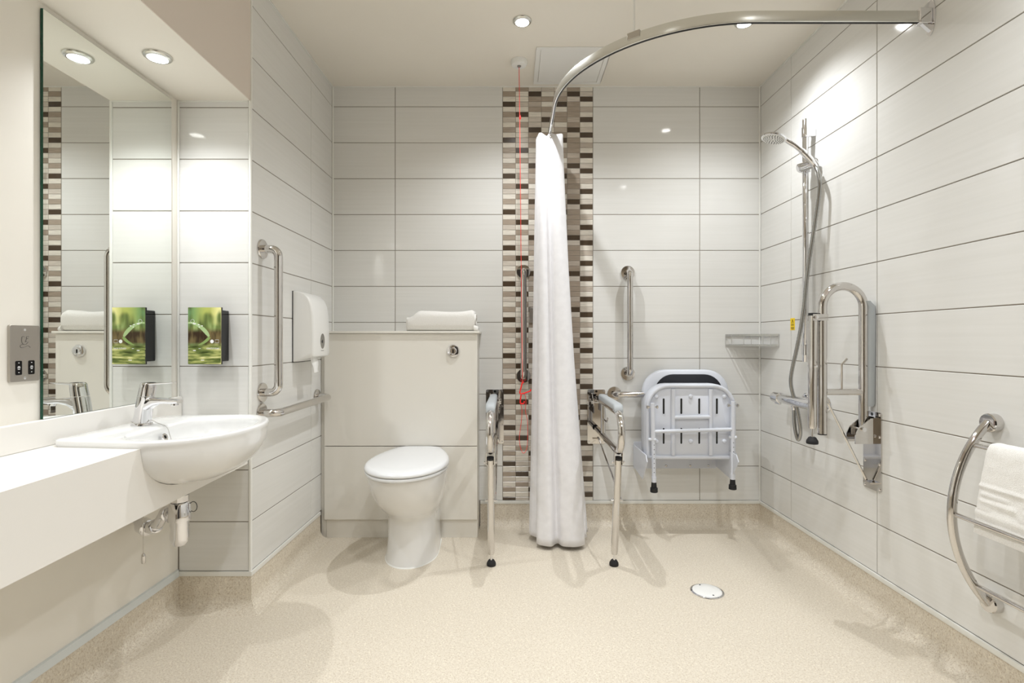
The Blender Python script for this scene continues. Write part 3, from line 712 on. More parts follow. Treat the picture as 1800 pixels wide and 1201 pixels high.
# ------------------------------------------------------------------ hinged support rails
def support_rail(label, M, ca, folded, group='hinged support rails'):
    """ca = position along the wall; arm plane is perpendicular to the wall"""
    base = M @ Vector((ca, 0, 0.0 if not folded else 0.46))
    t = Thing('support_rail', label, 'support rail', base, group)
    PZ, PO = 0.695, 0.058                        # pivot height and stand-off
    # plate
    mb = MB(M)
    if not folded:
        pl = rrect(ca - 0.049, ca + 0.049, 0.459, 0.760, 0.008, 4)
    else:
        pl = rrect(ca - 0.049, ca + 0.049, 0.459, 0.760, 0.008, 4)
    mb.loft([[(a, 0.0, z) for a, z in pl], [(a, 0.005, z) for a, z in pl]])
    t.part('wall_plate', mb, STEEL)
    for a in (-0.04, 0.04):
        for z in (0.751, 0.668, 0.564, 0.470):
            t.part('screw', MB(M).lathe([(0.0055, 0.004), (0.0055, 0.0065), (0.0035, 0.009)], (ca + a, 0, z), (0, 1, 0), 14), CHROME)
    t.part('locating_hole', MB(M).lathe([(0.0065, 0.0), (0.0065, 0.0054)], (ca, 0, 0.750), (0, 1, 0), 14), BLACK)
    for s in (-1, 1):
        pf = [(0.004, 0.64), (0.088, 0.64), (0.088, 0.672), (0.075, 0.70), (0.03, 0.735), (0.004, 0.74)]
        mb = MB(M); mb.loft([[(ca + s * 0.024, o, z) for o, z in pf], [(ca + s * 0.028, o, z) for o, z in pf]])
        t.part('hinge_cheek', mb, STEEL)
    t.part('pivot_bolt', MB(M).lathe([(0.004, -0.036), (0.0085, -0.035), (0.0085, -0.028), (0.004, -0.028), (0.004, 0.028), (0.0085, 0.028), (0.0085, 0.035), (0.004, 0.036)], (ca, PO, PZ), (1, 0, 0), 16), CHROME)
    # arm in local (u along arm from the pivot, w across, 0 = top tube, positive = below / away from wall when folded)
    L = 0.635 if not folded else 0.565
    SEP = 0.172 if not folded else 0.160
    def A(u, w, da=0.0):
        if not folded: return Vector((ca + da, PO + u, PZ + 0.022 - w))
        return Vector((ca + da, PO - 0.020 + w, PZ + u))
    R = SEP / 2
    path = [A(-0.03, 0)] + [A(L - R - 0.0175 - 0.05, 0)]
    cxu = L - R - 0.0175
    for k in range(17):
        an = -PI / 2 + PI * k / 16
        path.append(A(cxu + R * math.cos(an), R + R * math.sin(an)))
    path.append(A(-0.02, SEP))
    t.part('arm_tube', MB(M).tube(path, 0.0165, 20), STEEL)
    t.part('tube_cap', MB(M).lathe([(0.0155, 0), (0.016, 0.004)], path[-1], (path[-1] - path[-2]), 18), RUBBER)
    cu = 0.14 if folded else 0.165
    t.part('cross_bar', MB(M).cyl(A(cu, 0.012), A(cu, SEP - 0.012), 0.0125, seg=18), STEEL)
    t.part('roll_hook', MB(M).tube(fillet([A(cu, 0.085), A(cu + 0.105, 0.085), A(cu + 0.128, 0.064)], 0.012), 0.0042, 10), STEEL)
    # pad over the top tube
    prof = rrect(-0.022, 0.022, -0.006, 0.030, 0.012, 4)
    rings = []
    u0, u1 = ((0.085 if folded else 0.125), L - 0.075)
    for u, sc in ((u0, 0.75), (u0 + 0.008, 1), (u1 - 0.06, 1), (u1 - 0.02, 0.95), (u1, 0.7)):
        rings.append([A(u, -0.012 - b * sc * 0.85 + (0.012 if u == u1 else 0), a * (0.86 if u < (u0 + u1) / 2 else 1.05) * (sc if sc > 0.8 else 0.85)) for a, b in prof])
    t.part('arm_pad', MB(M).loft(rings), PAD, angle=50)
    # folding leg
    lp = L - 0.085 if not folded else L - 0.125
    if not folded:
        top = A(lp, SEP + 0.030); foot = Vector((ca, PO + lp - 0.10, 0.0))
    else:
        top = A(lp, SEP + 0.036); foot = Vector((ca, top.y + 0.003, top.z - 0.50))
    d = (foot - top).normalized(); n = Vector((1, 0, 0))
    hn = A(lp, SEP)
    for s in (-1, 1):
        q0 = hn + Vector((s * 0.0172, 0, 0)); q1 = top + d * 0.030 + Vector((s * 0.0172, 0, 0))
        if folded: q0 = q0 + d * 0.013; q1 = top + d * 0.013 + Vector((s * 0.0172, 0.010, 0)); q1.z = q0.z
        dq = (q1 - q0).normalized(); pq = Vector((0, -dq.z, dq.y)) * 0.0125
        q0 = q0 + dq * 0.004 * (1 if not folded else -3)
        mbq = MB(M); rr_ = [q0 - pq, q1 - pq, q1 + pq, q0 + pq]
        mbq.loft([[p + Vector((-0.0012, 0, 0)) for p in rr_], [p + Vector((0.0012, 0, 0)) for p in rr_]])
        t.part('leg_bracket', mbq, STEEL)
    t.part('leg_bolt', MB(M).lathe([(0.003, -0.029), (0.0065, -0.028), (0.0065, -0.022), (0.0035, -0.021), (0.0035, 0.021), (0.0065, 0.022), (0.0065, 0.028), (0.003, 0.029)], top + d * (0.013 if folded else 0.018), (1, 0, 0), 14), CHROME)
    ll = (foot - top).length
    t.part('leg', MB(M).tube([top, top + d * 0.01, top + d * (ll - 0.075), top + d * (ll - 0.06)], [0.0155, 0.016, 0.016, 0.0135], 20), STEEL)
    t.part('leg_cap', MB(M).tube([top - d * 0.004, top + d * 0.006], 0.0168, 18), RUBBER)
    t.part('foot_screw', MB(M).tube([top + d * (ll - 0.062), top + d * (ll - 0.02)], 0.005, 12), CHROME)
    t.part('rubber_foot', MB(M).lathe([(0.008, -0.028), (0.013, -0.026), (0.0205, -0.014), (0.0215, -0.006), (0.0205, -0.001)], foot, (0, 0, 1) if False else ((0, 0, -1) if False else (0, 0, 1)), 24) if False else MB(M).lathe([(0.008, 0.028), (0.013, 0.026), (0.0205, 0.014), (0.0215, 0.006), (0.0205, 0.001)], foot, (0, 0, 1), 24), RUBBER)
    lk = top + d * 0.20
    t.part('link_rod', MB(M).tube([Vector((ca + 0.012, 0.018, 0.492)), lk + Vector((0.021, 0, 0))], 0.0045, 10), STEEL)
    t.part('link_eye', MB(M).lathe([(0.004, -0.026), (0.0055, -0.024), (0.0055, 0.026), (0.004, 0.028)], lk, (1, 0, 0), 12), CHROME)
    t.part('link_clip', MB(M).box(ca - 0.02, ca + 0.02, 0.005, 0.026, 0.484, 0.490), STEEL)
support_rail('lowered hinged support rail between the toilet and the red cord', F_BACK, -0.095, False)
support_rail('lowered hinged support rail between the curtain and shower seat', F_BACK, 0.468, False)
support_rail('folded-up hinged support rail on the right wall below the shower', F_RIGHT, 2.018, True)

# ------------------------------------------------------------------ toilet and cistern boxing
BX0, BX1, BF, BT = -0.978, -0.181, 2.727, 1.082
t = Thing('cistern_unit', 'cream boxed-in cistern unit behind the toilet', 'cistern unit', (-0.58, BF, 0))
t.part('carcase', MB().box(BX0 + 0.006, BX1 - 0.001, BF + 0.019, YB - 0.001, 0.0, BT - 0.013), PANEL)
t.part('upper_panel', MB().box(BX0, BX1, BF, BF + 0.018, 0.4835, BT - 0.0135), PANEL, bevel=0.001)
t.part('lower_panel', MB().box(BX0, BX1, BF, BF + 0.018, 0.099, 0.4795), PANEL, bevel=0.001)
t.part('plinth', MB().box(BX0 + 0.006, BX1, BF + 0.016, BF + 0.019, 0.0005, 0.097), PANEL)
t.part('top_board', MB().box(XLB + 0.002, BX1 + 0.012, BF - 0.012, YB - 0.001, BT - 0.0125, BT), PANEL, bevel=0.002)
t.part('scribe_strip', MB().box(xl(BF) + 0.001, BX0 + 0.004, BF + 0.0185, BF + 0.03, 0.0, BT - 0.013), PANEL)
fb = t.part('flush_plate', MB().lathe([(0.03, 0), (0.0335, 0.002), (0.0335, 0.006), (0.030, 0.011), (0.020, 0.013)], px(797, 617, BF), (0, -1, 0), 32), CHROME)
c_ = px(797, 617, BF)
t.part('flush_button', MB().lathe([(0.0185, 0.010), (0.0185, 0.0135), (0.015, 0.0165), (0.006, 0.0165)], c_, (0, -1, 0), 28), CHROME, parent=fb)
t.part('button_slot', MB().box(c_.x - 0.0035, c_.x + 0.0035, c_.y - 0.0175, c_.y - 0.016, c_.z - 0.011, c_.z + 0.009), BLACK, parent=fb)

WX = -0.483
def egg(Lf, w, wb, n=40, q=2.0):
    """plan outline from the wall: Lf = length, w = half width, wb = half width at the back"""
    pts = []; tm = Lf * 0.52
    for k in range(n + 1):
        u = k / n
        if u < 0.4:
            s = u / 0.4; y = tm * s
            hwid = wb + (w - wb) * math.sin(s * PI / 2)
        else:
            a = (u - 0.4) / 0.6 * PI / 2
            y = tm + (Lf - tm) * math.sin(a); hwid = w * max(0.0, math.cos(a)) ** (2 / q)
        pts.append((hwid, y))
    return pts
def egg_ring(z, Lf, w, wb, y0=0.002, q=2.0):
    e = egg(Lf, w, wb, q=q)
    return [(WX + h, BF - y0 - y, z) for h, y in e] + [(WX - h, BF - y0 - y, z) for h, y in e[-2::-1]]
t = Thing('toilet', 'white ceramic back-to-wall toilet with closed lid', 'toilet', (WX, BF - 0.25, 0))
prof = [(0.0, 0.357, 0.124, 0.114), (0.012, 0.355, 0.1225, 0.113), (0.03, 0.350, 0.119, 0.112), (0.10, 0.343, 0.114, 0.108), (0.18, 0.341, 0.113, 0.107), (0.205, 0.346, 0.115, 0.107), (0.225, 0.362, 0.121, 0.108), (0.245, 0.392, 0.132, 0.109), (0.27, 0.428, 0.145, 0.110), (0.30, 0.463, 0.157, 0.111), (0.335, 0.492, 0.1665, 0.112), (0.37, 0.514, 0.174, 0.114), (0.405, 0.530, 0.179, 0.116), (0.430, 0.538, 0.181, 0.117), (0.4375, 0.539, 0.181, 0.117), (0.4405, 0.535, 0.178, 0.117)]
t.part('pan', MB().loft([egg_ring(z, a, b, c) for z, a, b, c in prof]), CERAMIC, angle=60)
t.part('seat', MB().loft([egg_ring(z, 0.553 + d, 0.186 + d, 0.118 + d, 0.012) for z, d in ((0.441, -0.014), (0.4435, -0.012), (0.4445, -0.001), (0.452, 0.001), (0.4555, -0.001), (0.4575, -0.012))]), SEATW, angle=60)
t.part('lid', MB().loft([egg_ring(z, 0.556 + d, 0.188 + d, 0.12 + d, 0.010) for z, d in ((0.4575, -0.012), (0.4595, -0.010), (0.4605, -0.001), (0.462, 0.001), (0.468, 0.001), (0.4745, -0.003), (0.4795, -0.010), (0.482, -0.022), (0.4845, -0.06))]), SEATW, angle=60)
for s in (-1, 1):
    t.part('hinge', MB().cyl((WX + s * 0.07, BF - 0.022, 0.442), (WX + s * 0.07, BF - 0.022, 0.466), 0.012), CHROME)
t.part('silicone_joint', MB().loft([egg_ring(0.0, 0.363, 0.126, 0.118), egg_ring(0.004, 0.358, 0.121, 0.113)]), PVC)

# folded towel on top of the boxing
t = Thing('folded_towel', 'folded white towel lying on top of the cistern unit', 'towel', (-0.37, 2.81, BT))
def towel_ring(x, y0, y1, z0, z1, seed, rnd=0.035):
    out = []
    for a, b in rrect(y0, y1, z0, z1, min(rnd, (z1 - z0) * 0.48), 6):
        d = noise.noise(Vector((x * 9 + seed, a * 16, b * 16))) * 0.006
        out.append((x, a, max(BT + 0.0005, b + (d if b > BT + 0.02 else 0))))
    return out
mb = MB(); rings = []
for k in range(25):
    f = k / 24; x = -0.557 + 0.36 * f
    e0 = min(1, f / 0.10); top = BT + 0.072 + 0.036 * min(1, max(0, (f - 0.06) / 0.12)) - 0.004 * math.sin(f * PI) + 0.006 * max(0, (f - 0.85) / 0.15)
    yf_ = BF + 0.012 + 0.012 * (1 - e0) ** 2
    endf = 0.012 * max(0, (f - 0.95) / 0.05) ** 2
    rings.append(towel_ring(x, yf_, 2.885, BT + 0.001, top - endf, 3.0))
mb.loft(rings); t.part('towel_roll', mb, TOWEL, angle=70)
mb = MB(); rings = []
for k in range(7):
    f = k / 6; x = -0.2 + 0.022 * f
    rings.append(towel_ring(x, BF + 0.006 + 0.01 * f, 2.86, BT + 0.001, BT + 0.032 - 0.012 * f * f, 9.0, 0.015))
mb.loft(rings); t.part('towel_tail', mb, TOWEL, angle=70)
spi = []
for k in range(40):
    a = k / 40 * 2 * PI * 1.4; r_ = 0.036 - 0.02 * k / 40
    spi.append((-0.1955, 2.80 + 1.6 * r_ * math.cos(a), BT + 0.058 + r_ * 0.9 * math.sin(a)))
t.part('towel_fold', MB().tube(spi, 0.006, 8), TOWEL)

# ------------------------------------------------------------------ paper towel dispenser (left wall)
A0, A1, PZ0, PZ1, PD = 2.392, 2.60, 0.930, 1.262, 0.098
t = Thing('paper_dispenser', 'white rounded paper dispenser on the left tiled wall', 'dispenser', F_LEFT @ Vector((2.5, 0, PZ0)))
sil = [(0.0, PZ0), (0.0, PZ1)]
# profile out from the wall: rounded top front, straight front, lower edge slopes up
pr = [(0.001, PZ0 + 0.004), (0.001, PZ1 - 0.002), (0.03, PZ1 - 0.004), (0.055, PZ1 - 0.014), (0.075, PZ1 - 0.034), (0.088, PZ1 - 0.065), (0.095, PZ1 - 0.11), (PD, PZ1 - 0.18), (PD, PZ0 + 0.045), (PD - 0.004, PZ0 + 0.030), (0.06, PZ0 + 0.020), (0.03, PZ0 + 0.008)]
mb = MB(F_LEFT); rings = []
for a, sh in ((A0 + 0.0, 0.010), (A0 + 0.004, 0.003), (A0 + 0.012, 0.0), (A1 - 0.012, 0.0), (A1 - 0.004, 0.003), (A1, 0.010)):
    cz = (PZ0 + PZ1) / 2
    rings.append([(a, max(0.001, o - (sh * (o / PD))), cz + (z - cz) * (1 - sh * 0.35 / 0.16)) for o, z in pr])
mb.loft(rings); body = t.part('cover', mb, WPLAST, angle=50)
t.part('back_plate', MB(F_LEFT).box(A0 - 0.002, A1 + 0.002, 0.0, 0.004, PZ0 + 0.002, PZ1 - 0.002), DGREY)
ca = 2.50
t.part('level_window', MB(F_LEFT).loft([[(ca + 0.026 * math.cos(q), o, PZ0 + 0.100 + 0.036 * math.sin(q)) for q in [2 * PI * k / 28 for k in range(28)]] for o in (PD - 0.004, PD + 0.0012)]), GREYW, parent=body)
t.part('window_pip', MB(F_LEFT).lathe([(0.008, 0), (0.008, 0.002), (0.005, 0.003)], (ca - 0.004, PD, PZ0 + 0.098), (0, 1, 0), 16), DGREY, parent=body)
t.part('small_print', MB(F_LEFT).box(ca - 0.018, ca + 0.018, PD - 0.001, PD + 0.0005, PZ0 + 0.054, PZ0 + 0.056), ENGR, parent=body)
sh = MB(F_LEFT)
pts = [(0.068, PZ0 + 0.03, 0), (0.072, PZ0 + 0.004, 0), (0.080, PZ0 - 0.02, 0), (0.083, PZ0 - 0.048, 0)]
ps = spline(pts, 6)
sh.loft([[(A0 + 0.035 + 0.012 * k / len(ps), p.x, p.y) for k, p in enumerate(ps)], [(A0 + 0.10 + 0.012 * k / len(ps), p.x + 0.006 * math.sin(k * 0.3), p.y) for k, p in enumerate(ps)]], False, False, closed=False)
t.part('paper_sheet', sh, PAPER, solid=0.001)

# ------------------------------------------------------------------ emergency pull cord
CPX, CPY = 0.036, 2.644
t = Thing('pull_cord', 'red emergency pull cord hanging from a white ceiling switch', 'pull cord', (CPX, CPY, 0.47))
t.part('ceiling_switch', MB().lathe([(0.041, 0.0), (0.0415, 0.004), (0.040, 0.018), (0.036, 0.024), (0.012, 0.026)], (CPX, CPY, ZC), (0, 0, -1), 36), WPLAST)
t.part('cord_nozzle', MB().lathe([(0.010, 0.024), (0.009, 0.030), (0.004, 0.033)], (CPX, CPY, ZC), (0, 0, -1), 20), GREYW)
def cp(x, y): return px(x, y, CPY)
t.part('cord', MB().tube(spline([(CPX, CPY, ZC - 0.03), cp(914, 250), cp(915.5, 400), cp(917, 550), cp(918.5, 671)], 6), 0.0016, 6), REDC)
t.part('cord_toggle', MB().tube([cp(914, 203), cp(914, 205), cp(914.3, 208), cp(914, 210)], [0.003, 0.0045, 0.0045, 0.003], 10), RED)
t.part('pull_handle', MB().tube(fillet([cp(921, 672), cp(918, 673), cp(913, 692.5), cp(920, 692), cp(932.5, 687.5), cp(933, 684.5)], 0.006, 4), 0.0034, 10), RED)
t.part('pull_handle', MB().tube(fillet([cp(916, 694), cp(914, 709.5), cp(921, 710), cp(921.5, 705.5)], 0.006, 4), 0.0036, 10), RED)
t.part('cord_loop', MB().tube(spline([cp(915.5, 711), cp(917.5, 723), cp(916, 745), cp(913, 768), cp(914.5, 785), cp(920, 797), cp(926, 788), cp(927.5, 765), cp(927, 740), cp(923.5, 722), cp(924.5, 708), cp(923, 695), cp(919, 690)], 8), 0.0013, 6), REDC)

# small reset plate on the mosaic
t = Thing('wall_plate', 'small metal switch plate on the mosaic half hidden by the curtain', 'switch plate', (0.138, YB, 1.13))
t.part('plate', MB(F_BACK).box(0.096, 0.181, 0.0, 0.006, 1.130, 1.215), BRUSHED, bevel=0.001)
t.part('button', MB(F_BACK).lathe([(0.010, 0.005), (0.010, 0.008), (0.008, 0.009)], (0.138, 0, 1.172), (0, 1, 0), 20), STEEL)
for z in (1.200, 1.143):
    t.part('marking', MB(F_BACK).box(0.117, 0.126, 0.0055, 0.0066, z - 0.002, z + 0.002), DGREY)

# ------------------------------------------------------------------ curtain rail and curtain
RX, RY, RZ = 0.195, 1.745, 2.112
t = Thing('curtain_rail', 'curved satin aluminium shower curtain rail under the ceiling', 'curtain rail', (xr(RY), RY, 2.09))
RR = 0.62
path = [(RX, YB - 0.006), (RX, RY + RR + 0.2), (RX, RY + RR)]
for k in range(1, 24):
    a = PI / 2 * k / 24
    path.append((RX + RR - RR * math.cos(a), RY + RR - RR * math.sin(a)))
path += [(RX + RR, RY), (RX + RR + 0.2, RY), (xr(RY) - 0.02, RY)]
def band(path, w, z0, z1):
    rings = []
    for i, p in enumerate(path):
        a = Vector(path[max(0, i - 1)]); b = Vector(path[min(len(path) - 1, i + 1)]); d = (b - a).normalized(); n = Vector((-d.y, d.x))
        pv = Vector(p)
        prof_ = rrect(-w, w, z0, z1, 0.0025, 3)
        rings.append([(pv.x + n.x * q, pv.y + n.y * q, z) for q, z in prof_])
    return rings
rail_o = t.part('rail', MB().loft(band(path, 0.0065, RZ - 0.019, RZ + 0.019)), SATIN, angle=30)
t.part('glide_slot', MB().loft(band(path[1:], 0.0022, RZ - 0.0205, RZ - 0.0188)), DGREY, parent=rail_o)
WXR = xr(RY)
t.part('wall_socket', MB().box(WXR - 0.045, WXR - 0.004, RY - 0.013, RY + 0.013, RZ - 0.025, RZ + 0.026), CHROME, bevel=0.003)
bz = [(-0.03, -0.012), (0.0, -0.03), (0.03, -0.012), (0.028, 0.02), (0.016, 0.058), (-0.016, 0.058), (-0.028, 0.02)]
pl = [(RY + 0.022 * math.cos(a), RZ + (0.062 * math.sin(a))) for a in [2 * PI * k / 24 for k in range(24)]]
t.part('wall_bracket', MB(F_RIGHT).loft([[(y, 0.0, z) for y, z in pl], [(y, 0.004, z) for y, z in pl]]), CHROME)
t.part('bracket_gusset', MB(F_RIGHT).loft([[(RY - 0.006, o, z) for o, z in ((0.003, RZ + 0.055), (0.034, RZ + 0.024), (0.034, RZ - 0.024), (0.003, RZ - 0.05))], [(RY + 0.006, o, z) for o, z in ((0.003, RZ + 0.055), (0.034, RZ + 0.024), (0.034, RZ - 0.024), (0.003, RZ - 0.05))]]), CHROME)
t.part('end_bracket', MB(F_BACK).lathe([(0.024, 0.0), (0.024, 0.004), (0.012, 0.008)], (RX, 0, RZ), (0, 1, 0), 24), CHROME)
k_ = path[14]; kq = Vector((0.4356, 1.838))
i_ = min(range(len(path)), key=lambda i: (Vector(path[i]) - kq).length)
hp = Vector(path[i_]); dd = (Vector(path[i_ + 1]) - Vector(path[i_ - 1])).normalized(); nn = Vector((-dd.y, dd.x))
mb = MB()
q = [(hp + dd * s * 0.024 + nn * w * 0.0095) for s, w in ((-1, -1), (1, -1), (1, 1), (-1, 1))]
mb.loft([[(p.x, p.y, RZ + 0.000) for p in q], [(p.x, p.y, RZ + 0.024) for p in q]])
cl = t.part('hanger_clip', mb, BRUSHED, bevel=0.001)
t.part('hanger_rod', MB().cyl((hp.x, hp.y, RZ + 0.02), (hp.x, hp.y, ZC), 0.0032, seg=12), WPLAST)

t = Thing('shower_curtain', 'long white shower curtain bunched at the end of the curved rail', 'curtain', (0.22, 2.7, 0.02))
KEYS = [((.34, 2.865), (.245, 2.862)), ((.115, 2.845), (.142, 2.845)), ((.39, 2.81), (.252, 2.82)), ((.10, 2.78), (.132, 2.79)), ((.398, 2.745), (.258, 2.762)), ((.12, 2.735), (.14, 2.745)),
        ((.094, 2.70), (.127, 2.722)), ((.128, 2.665), (.136, 2.705)), ((.150, 2.655), (.142, 2.70)), ((.124, 2.62), (.130, 2.69)), ((.142, 2.585), (.137, 2.678)), ((.19, 2.570), (.156, 2.668)), ((.215, 2.600), (.178, 2.684)), ((.232, 2.602), (.186, 2.685)), ((.255, 2.568), (.200, 2.664)), ((.305, 2.560), (.222, 2.662)), ((.345, 2.578), (.245, 2.676)), ((.362, 2.605), (.262, 2.695)), ((.345, 2.66), (.250, 2.715)), ((.385, 2.69), (.264, 2.735)), ((.35, 2.715), (.24, 2.75))]
ZC0, ZC1 = 0.022, 2.088
NZ = 60; NS = 7
rings = []
for i in range(NZ + 1):
    f = i / NZ; z = ZC1 + (ZC0 - ZC1) * f
    s = f ** 1.25
    pts = []
    for (b, tp) in KEYS:
        pts.append(Vector((tp[0] + (b[0] - tp[0]) * s, tp[1] + (b[1] - tp[1]) * s, 0)))
    sp = spline(pts, NS)
    row = []
    for k, p in enumerate(sp):
        u = k / len(sp)
        w = noise.noise(Vector((u * 14, z * 0.9, 2.0))) * 0.006 + noise.noise(Vector((u * 26, z * 2.2, 7.0))) * 0.0012
        front = max(0, min(1, (k - 6.5 * NS) / (2 * NS)))
        zz = z
        if i == 0: zz = z + 0.006 * math.sin(u * 40)
        if i == NZ: zz = z + 0.010 * (1 - front) + 0.004 * noise.noise(Vector((u * 8, 0, 0)))
        row.append((p.x + w * 0.7, p.y + w, zz))
    rings.append(row)
t.part('fabric', MB().loft(rings, False, False, closed=False), CURTAIN, angle=80, solid=0.0012)
for (x, y, z) in ((0.196, 2.664, 2.070),):
    t.part('eyelet', MB().lathe([(0.0035, 0), (0.007, 0), (0.007, 0.002), (0.0035, 0.0025)], (x, y, z), (0, -1, 0), 18, False, False), STEEL)
for y in (2.69, 2.73, 2.77, 2.81, 2.85):
    t.part('curtain_hook', MB().tube(fillet([(RX, y, RZ - 0.017), (RX, y, 2.075), (RX + 0.008, y - 0.006, 2.066), (RX + 0.010, y - 0.01, 2.076)], 0.004, 3), 0.0018, 6), DGREY)

# ------------------------------------------------------------------ fold-up shower seat
SX0, SX1 = 0.695, 1.165
SC = (SX0 + SX1) / 2
t = Thing('shower_chair', 'white fold-up shower seat with dark back pad on the tiled wall', 'shower seat', (SC, YB, 0.24))
def o2y(o): return YB - o
t.part('back_plate', MB().box(0.676, 1.134, o2y(0.006), o2y(0.0), 0.322, 0.47), SHELL, bevel=0.001)
for xs in (0.674, 1.131):
    pf = [(0.0, 0.335), (0.205, 0.315), (0.295, 0.425), (0.27, 0.455), (0.17, 0.455), (0.0, 0.455)]
    t.part('side_bracket', MB().loft([[(xs, o2y(o), z) for o, z in pf], [(xs + 0.005, o2y(o), z) for o, z in pf]]), SHELL, bevel=0.001)
for xx in (0.72, 0.855, 0.99, 1.09):
    t.part('fixing_screw', MB().lathe([(0.006, 0.006), (0.006, 0.008), (0.003, 0.0105)], (xx, YB, 0.338), (0, -1, 0), 14), STEEL)
def arch(x0, x1, z0, z1, r, rb, n=8):
    out = []
    for cx, cz, a0, rr in ((x1 - r, z1 - r, 0, r), (x0 + r, z1 - r, PI / 2, r), (x0 + rb, z0 + rb, PI, rb), (x1 - rb, z0 + rb, 1.5 * PI, rb)):
        for k in range(n + 1):
            a = a0 + PI / 2 * k / n
            out.append((cx + rr * math.cos(a), cz + rr * math.sin(a)))
    return out
def panel(x0, x1, z0, z1, r, rb, o0, o1, inset=0.006):
    a = arch(x0, x1, z0, z1, r, rb); b = arch(x0 + inset, x1 - inset, z0 + inset, z1 - inset, max(0.002, r - inset), max(0.002, rb - inset))
    return [[(x, o2y(o0), z) for x, z in b], [(x, o2y(o0 + inset), z) for x, z in a], [(x, o2y(o1 - inset), z) for x, z in a], [(x, o2y(o1), z) for x, z in b]]
t.part('backrest', MB().loft(panel(0.708, 1.178, 0.43, 0.874, 0.125, 0.02, 0.035, 0.075, 0.010)), SHELL, angle=50)
t.part('back_pad', MB().loft(panel(0.772, 1.138, 0.47, 0.850, 0.10, 0.02, 0.072, 0.088, 0.005)), NAVY, angle=50)
FO = 0.185                                             # how far the folded seat stands out
t.part('seat_shell', MB().loft(panel(SX0, SX1, 0.415, 0.806, 0.12, 0.022, 0.105, FO, 0.008)), SHELL, angle=50)
t.part('seat_lip', MB().tube([(x, o2y(FO + 0.002), z) for x, z in arch(SX0 + 0.012, SX1 - 0.012, 0.425, 0.796, 0.108, 0.016)], 0.0105, 12, loop=True), SHELL, angle=60)
def pxs(x): return (x - CX) * (YB - FO) / FPX
def pzs(y): return HC + (CY - y) * (YB - FO) / FPX
for x in (1182.5, 1248.5):
    t.part('frame_tube', MB().cyl((pxs(x), o2y(FO + 0.006), pzs(800)), (pxs(x), o2y(FO + 0.006), pzs(684)), 0.0105), SHELL)
t.part('frame_cross_tube', MB().cyl((pxs(1184), o2y(FO + 0.006), pzs(734)), (pxs(1249), o2y(FO + 0.006), pzs(733)), 0.0105), SHELL)
for x in (1166.5, 1197.5, 1229, 1260):
    for ya, yb in ((700.5, 728), (752.5, 780.5)):
        xx = pxs(x); za, zb = pzs(yb), pzs(ya)
        sl = t.part('drain_slot', MB().loft([[(xx + a, o2y(o), z) for a, z in rrect(-0.0048, 0.0048, za, zb, 0.0046, 4)] for o in (FO - 0.004, FO + 0.0008)]), BLACK)
        t.part('slot_rim', MB().tube([(xx + a, o2y(FO + 0.0005), z) for a, z in rrect(-0.0062, 0.0062, za - 0.0015, zb + 0.0015, 0.006, 4)], 0.0018, 6, loop=True), SHELL, parent=sl)
for x in (1153.5, 1214, 1273):
    for y in (697, 776):
        t.part('stud', MB().lathe([(0.011, 0), (0.011, 0.005), (0.008, 0.009), (0.003, 0.0105)], (pxs(x), o2y(FO - 0.001), pzs(y)), (0, -1, 0), 18), SHELL)
LO = FO + 0.034
def pxl(x): return (x - CX) * (YB - LO) / FPX
def pzl(y): return HC + (CY - y) * (YB - LO) / FPX
for x0, x1, yt, ym, yb in ((1147.2, 1149.5, 709, 773, 848), (1289, 1287.8, 706, 769, 843)):
    lg = t.part('support_leg', MB().cyl((pxl(x0), o2y(LO), pzl(yt)), (pxl((x0 + x1) / 2), o2y(LO), pzl(ym)), 0.0115), SHELL)
    t.part('leg_tube', MB().cyl((pxl((x0 + x1) / 2), o2y(LO), pzl(ym - 3)), (pxl(x1), o2y(LO), pzl(yb - 4)), 0.0100), SHELL, parent=lg)
    t.part('leg_collar', MB().cyl((pxl(x1), o2y(LO), pzl(yb - 10)), (pxl(x1), o2y(LO), pzl(yb)), 0.0125), SHELL, parent=lg)
    t.part('lock_button', MB().lathe([(0.008, -0.02), (0.009, 0.0), (0.009, 0.014), (0.006, 0.018)], (pxl(x0), o2y(LO), pzl(ym)), (0.9, -0.4, 0), 14), SHELL, parent=lg)
    for k in range(7):
        yy = ym + 9 + k * (yb - 18 - ym - 9) / 6
        t.part('adjuster_hole', MB().lathe([(0.0022, 0.0), (0.0022, 0.0008)], (pxl((x0 + x1) / 2 + (x1 - x0) * 0.3), o2y(LO + 0.0098), pzl(yy)), (0, -1, 0), 10), DGREY, parent=lg)
    t.part('rubber_ferrule', MB().lathe([(0.009, 0.0), (0.0125, 0.002), (0.0145, 0.030), (0.0185, 0.031), (0.0195, 0.052), (0.017, 0.054)], (pxl(x1), o2y(LO), pzl(yb - 1)), (0, 0, -1), 24), RUBBER, parent=lg)
    t.part('leg_pivot', MB().lathe([(0.006, -0.03), (0.009, -0.028), (0.009, -0.02), (0.004, -0.018), (0.004, 0.018), (0.009, 0.02), (0.009, 0.028), (0.006, 0.03)], (pxl(x0), o2y(LO - 0.004), pzl(yt + 7)), (1, 0, 0), 16), STEEL, parent=lg)
t.part('leg_cross_tube', MB().cyl((pxl(1149), o2y(LO), pzl(759)), (pxl(1288.5), o2y(LO), pzl(755)), 0.0095), SHELL)
for xx in (SX0 - 0.004, SX1 + 0.004):
    t.part('seat_hinge', MB().lathe([(0.009, -0.012), (0.010, 0.0), (0.009, 0.012)], (xx, o2y(FO - 0.03), 0.432), (1, 0, 0), 16), SHELL)

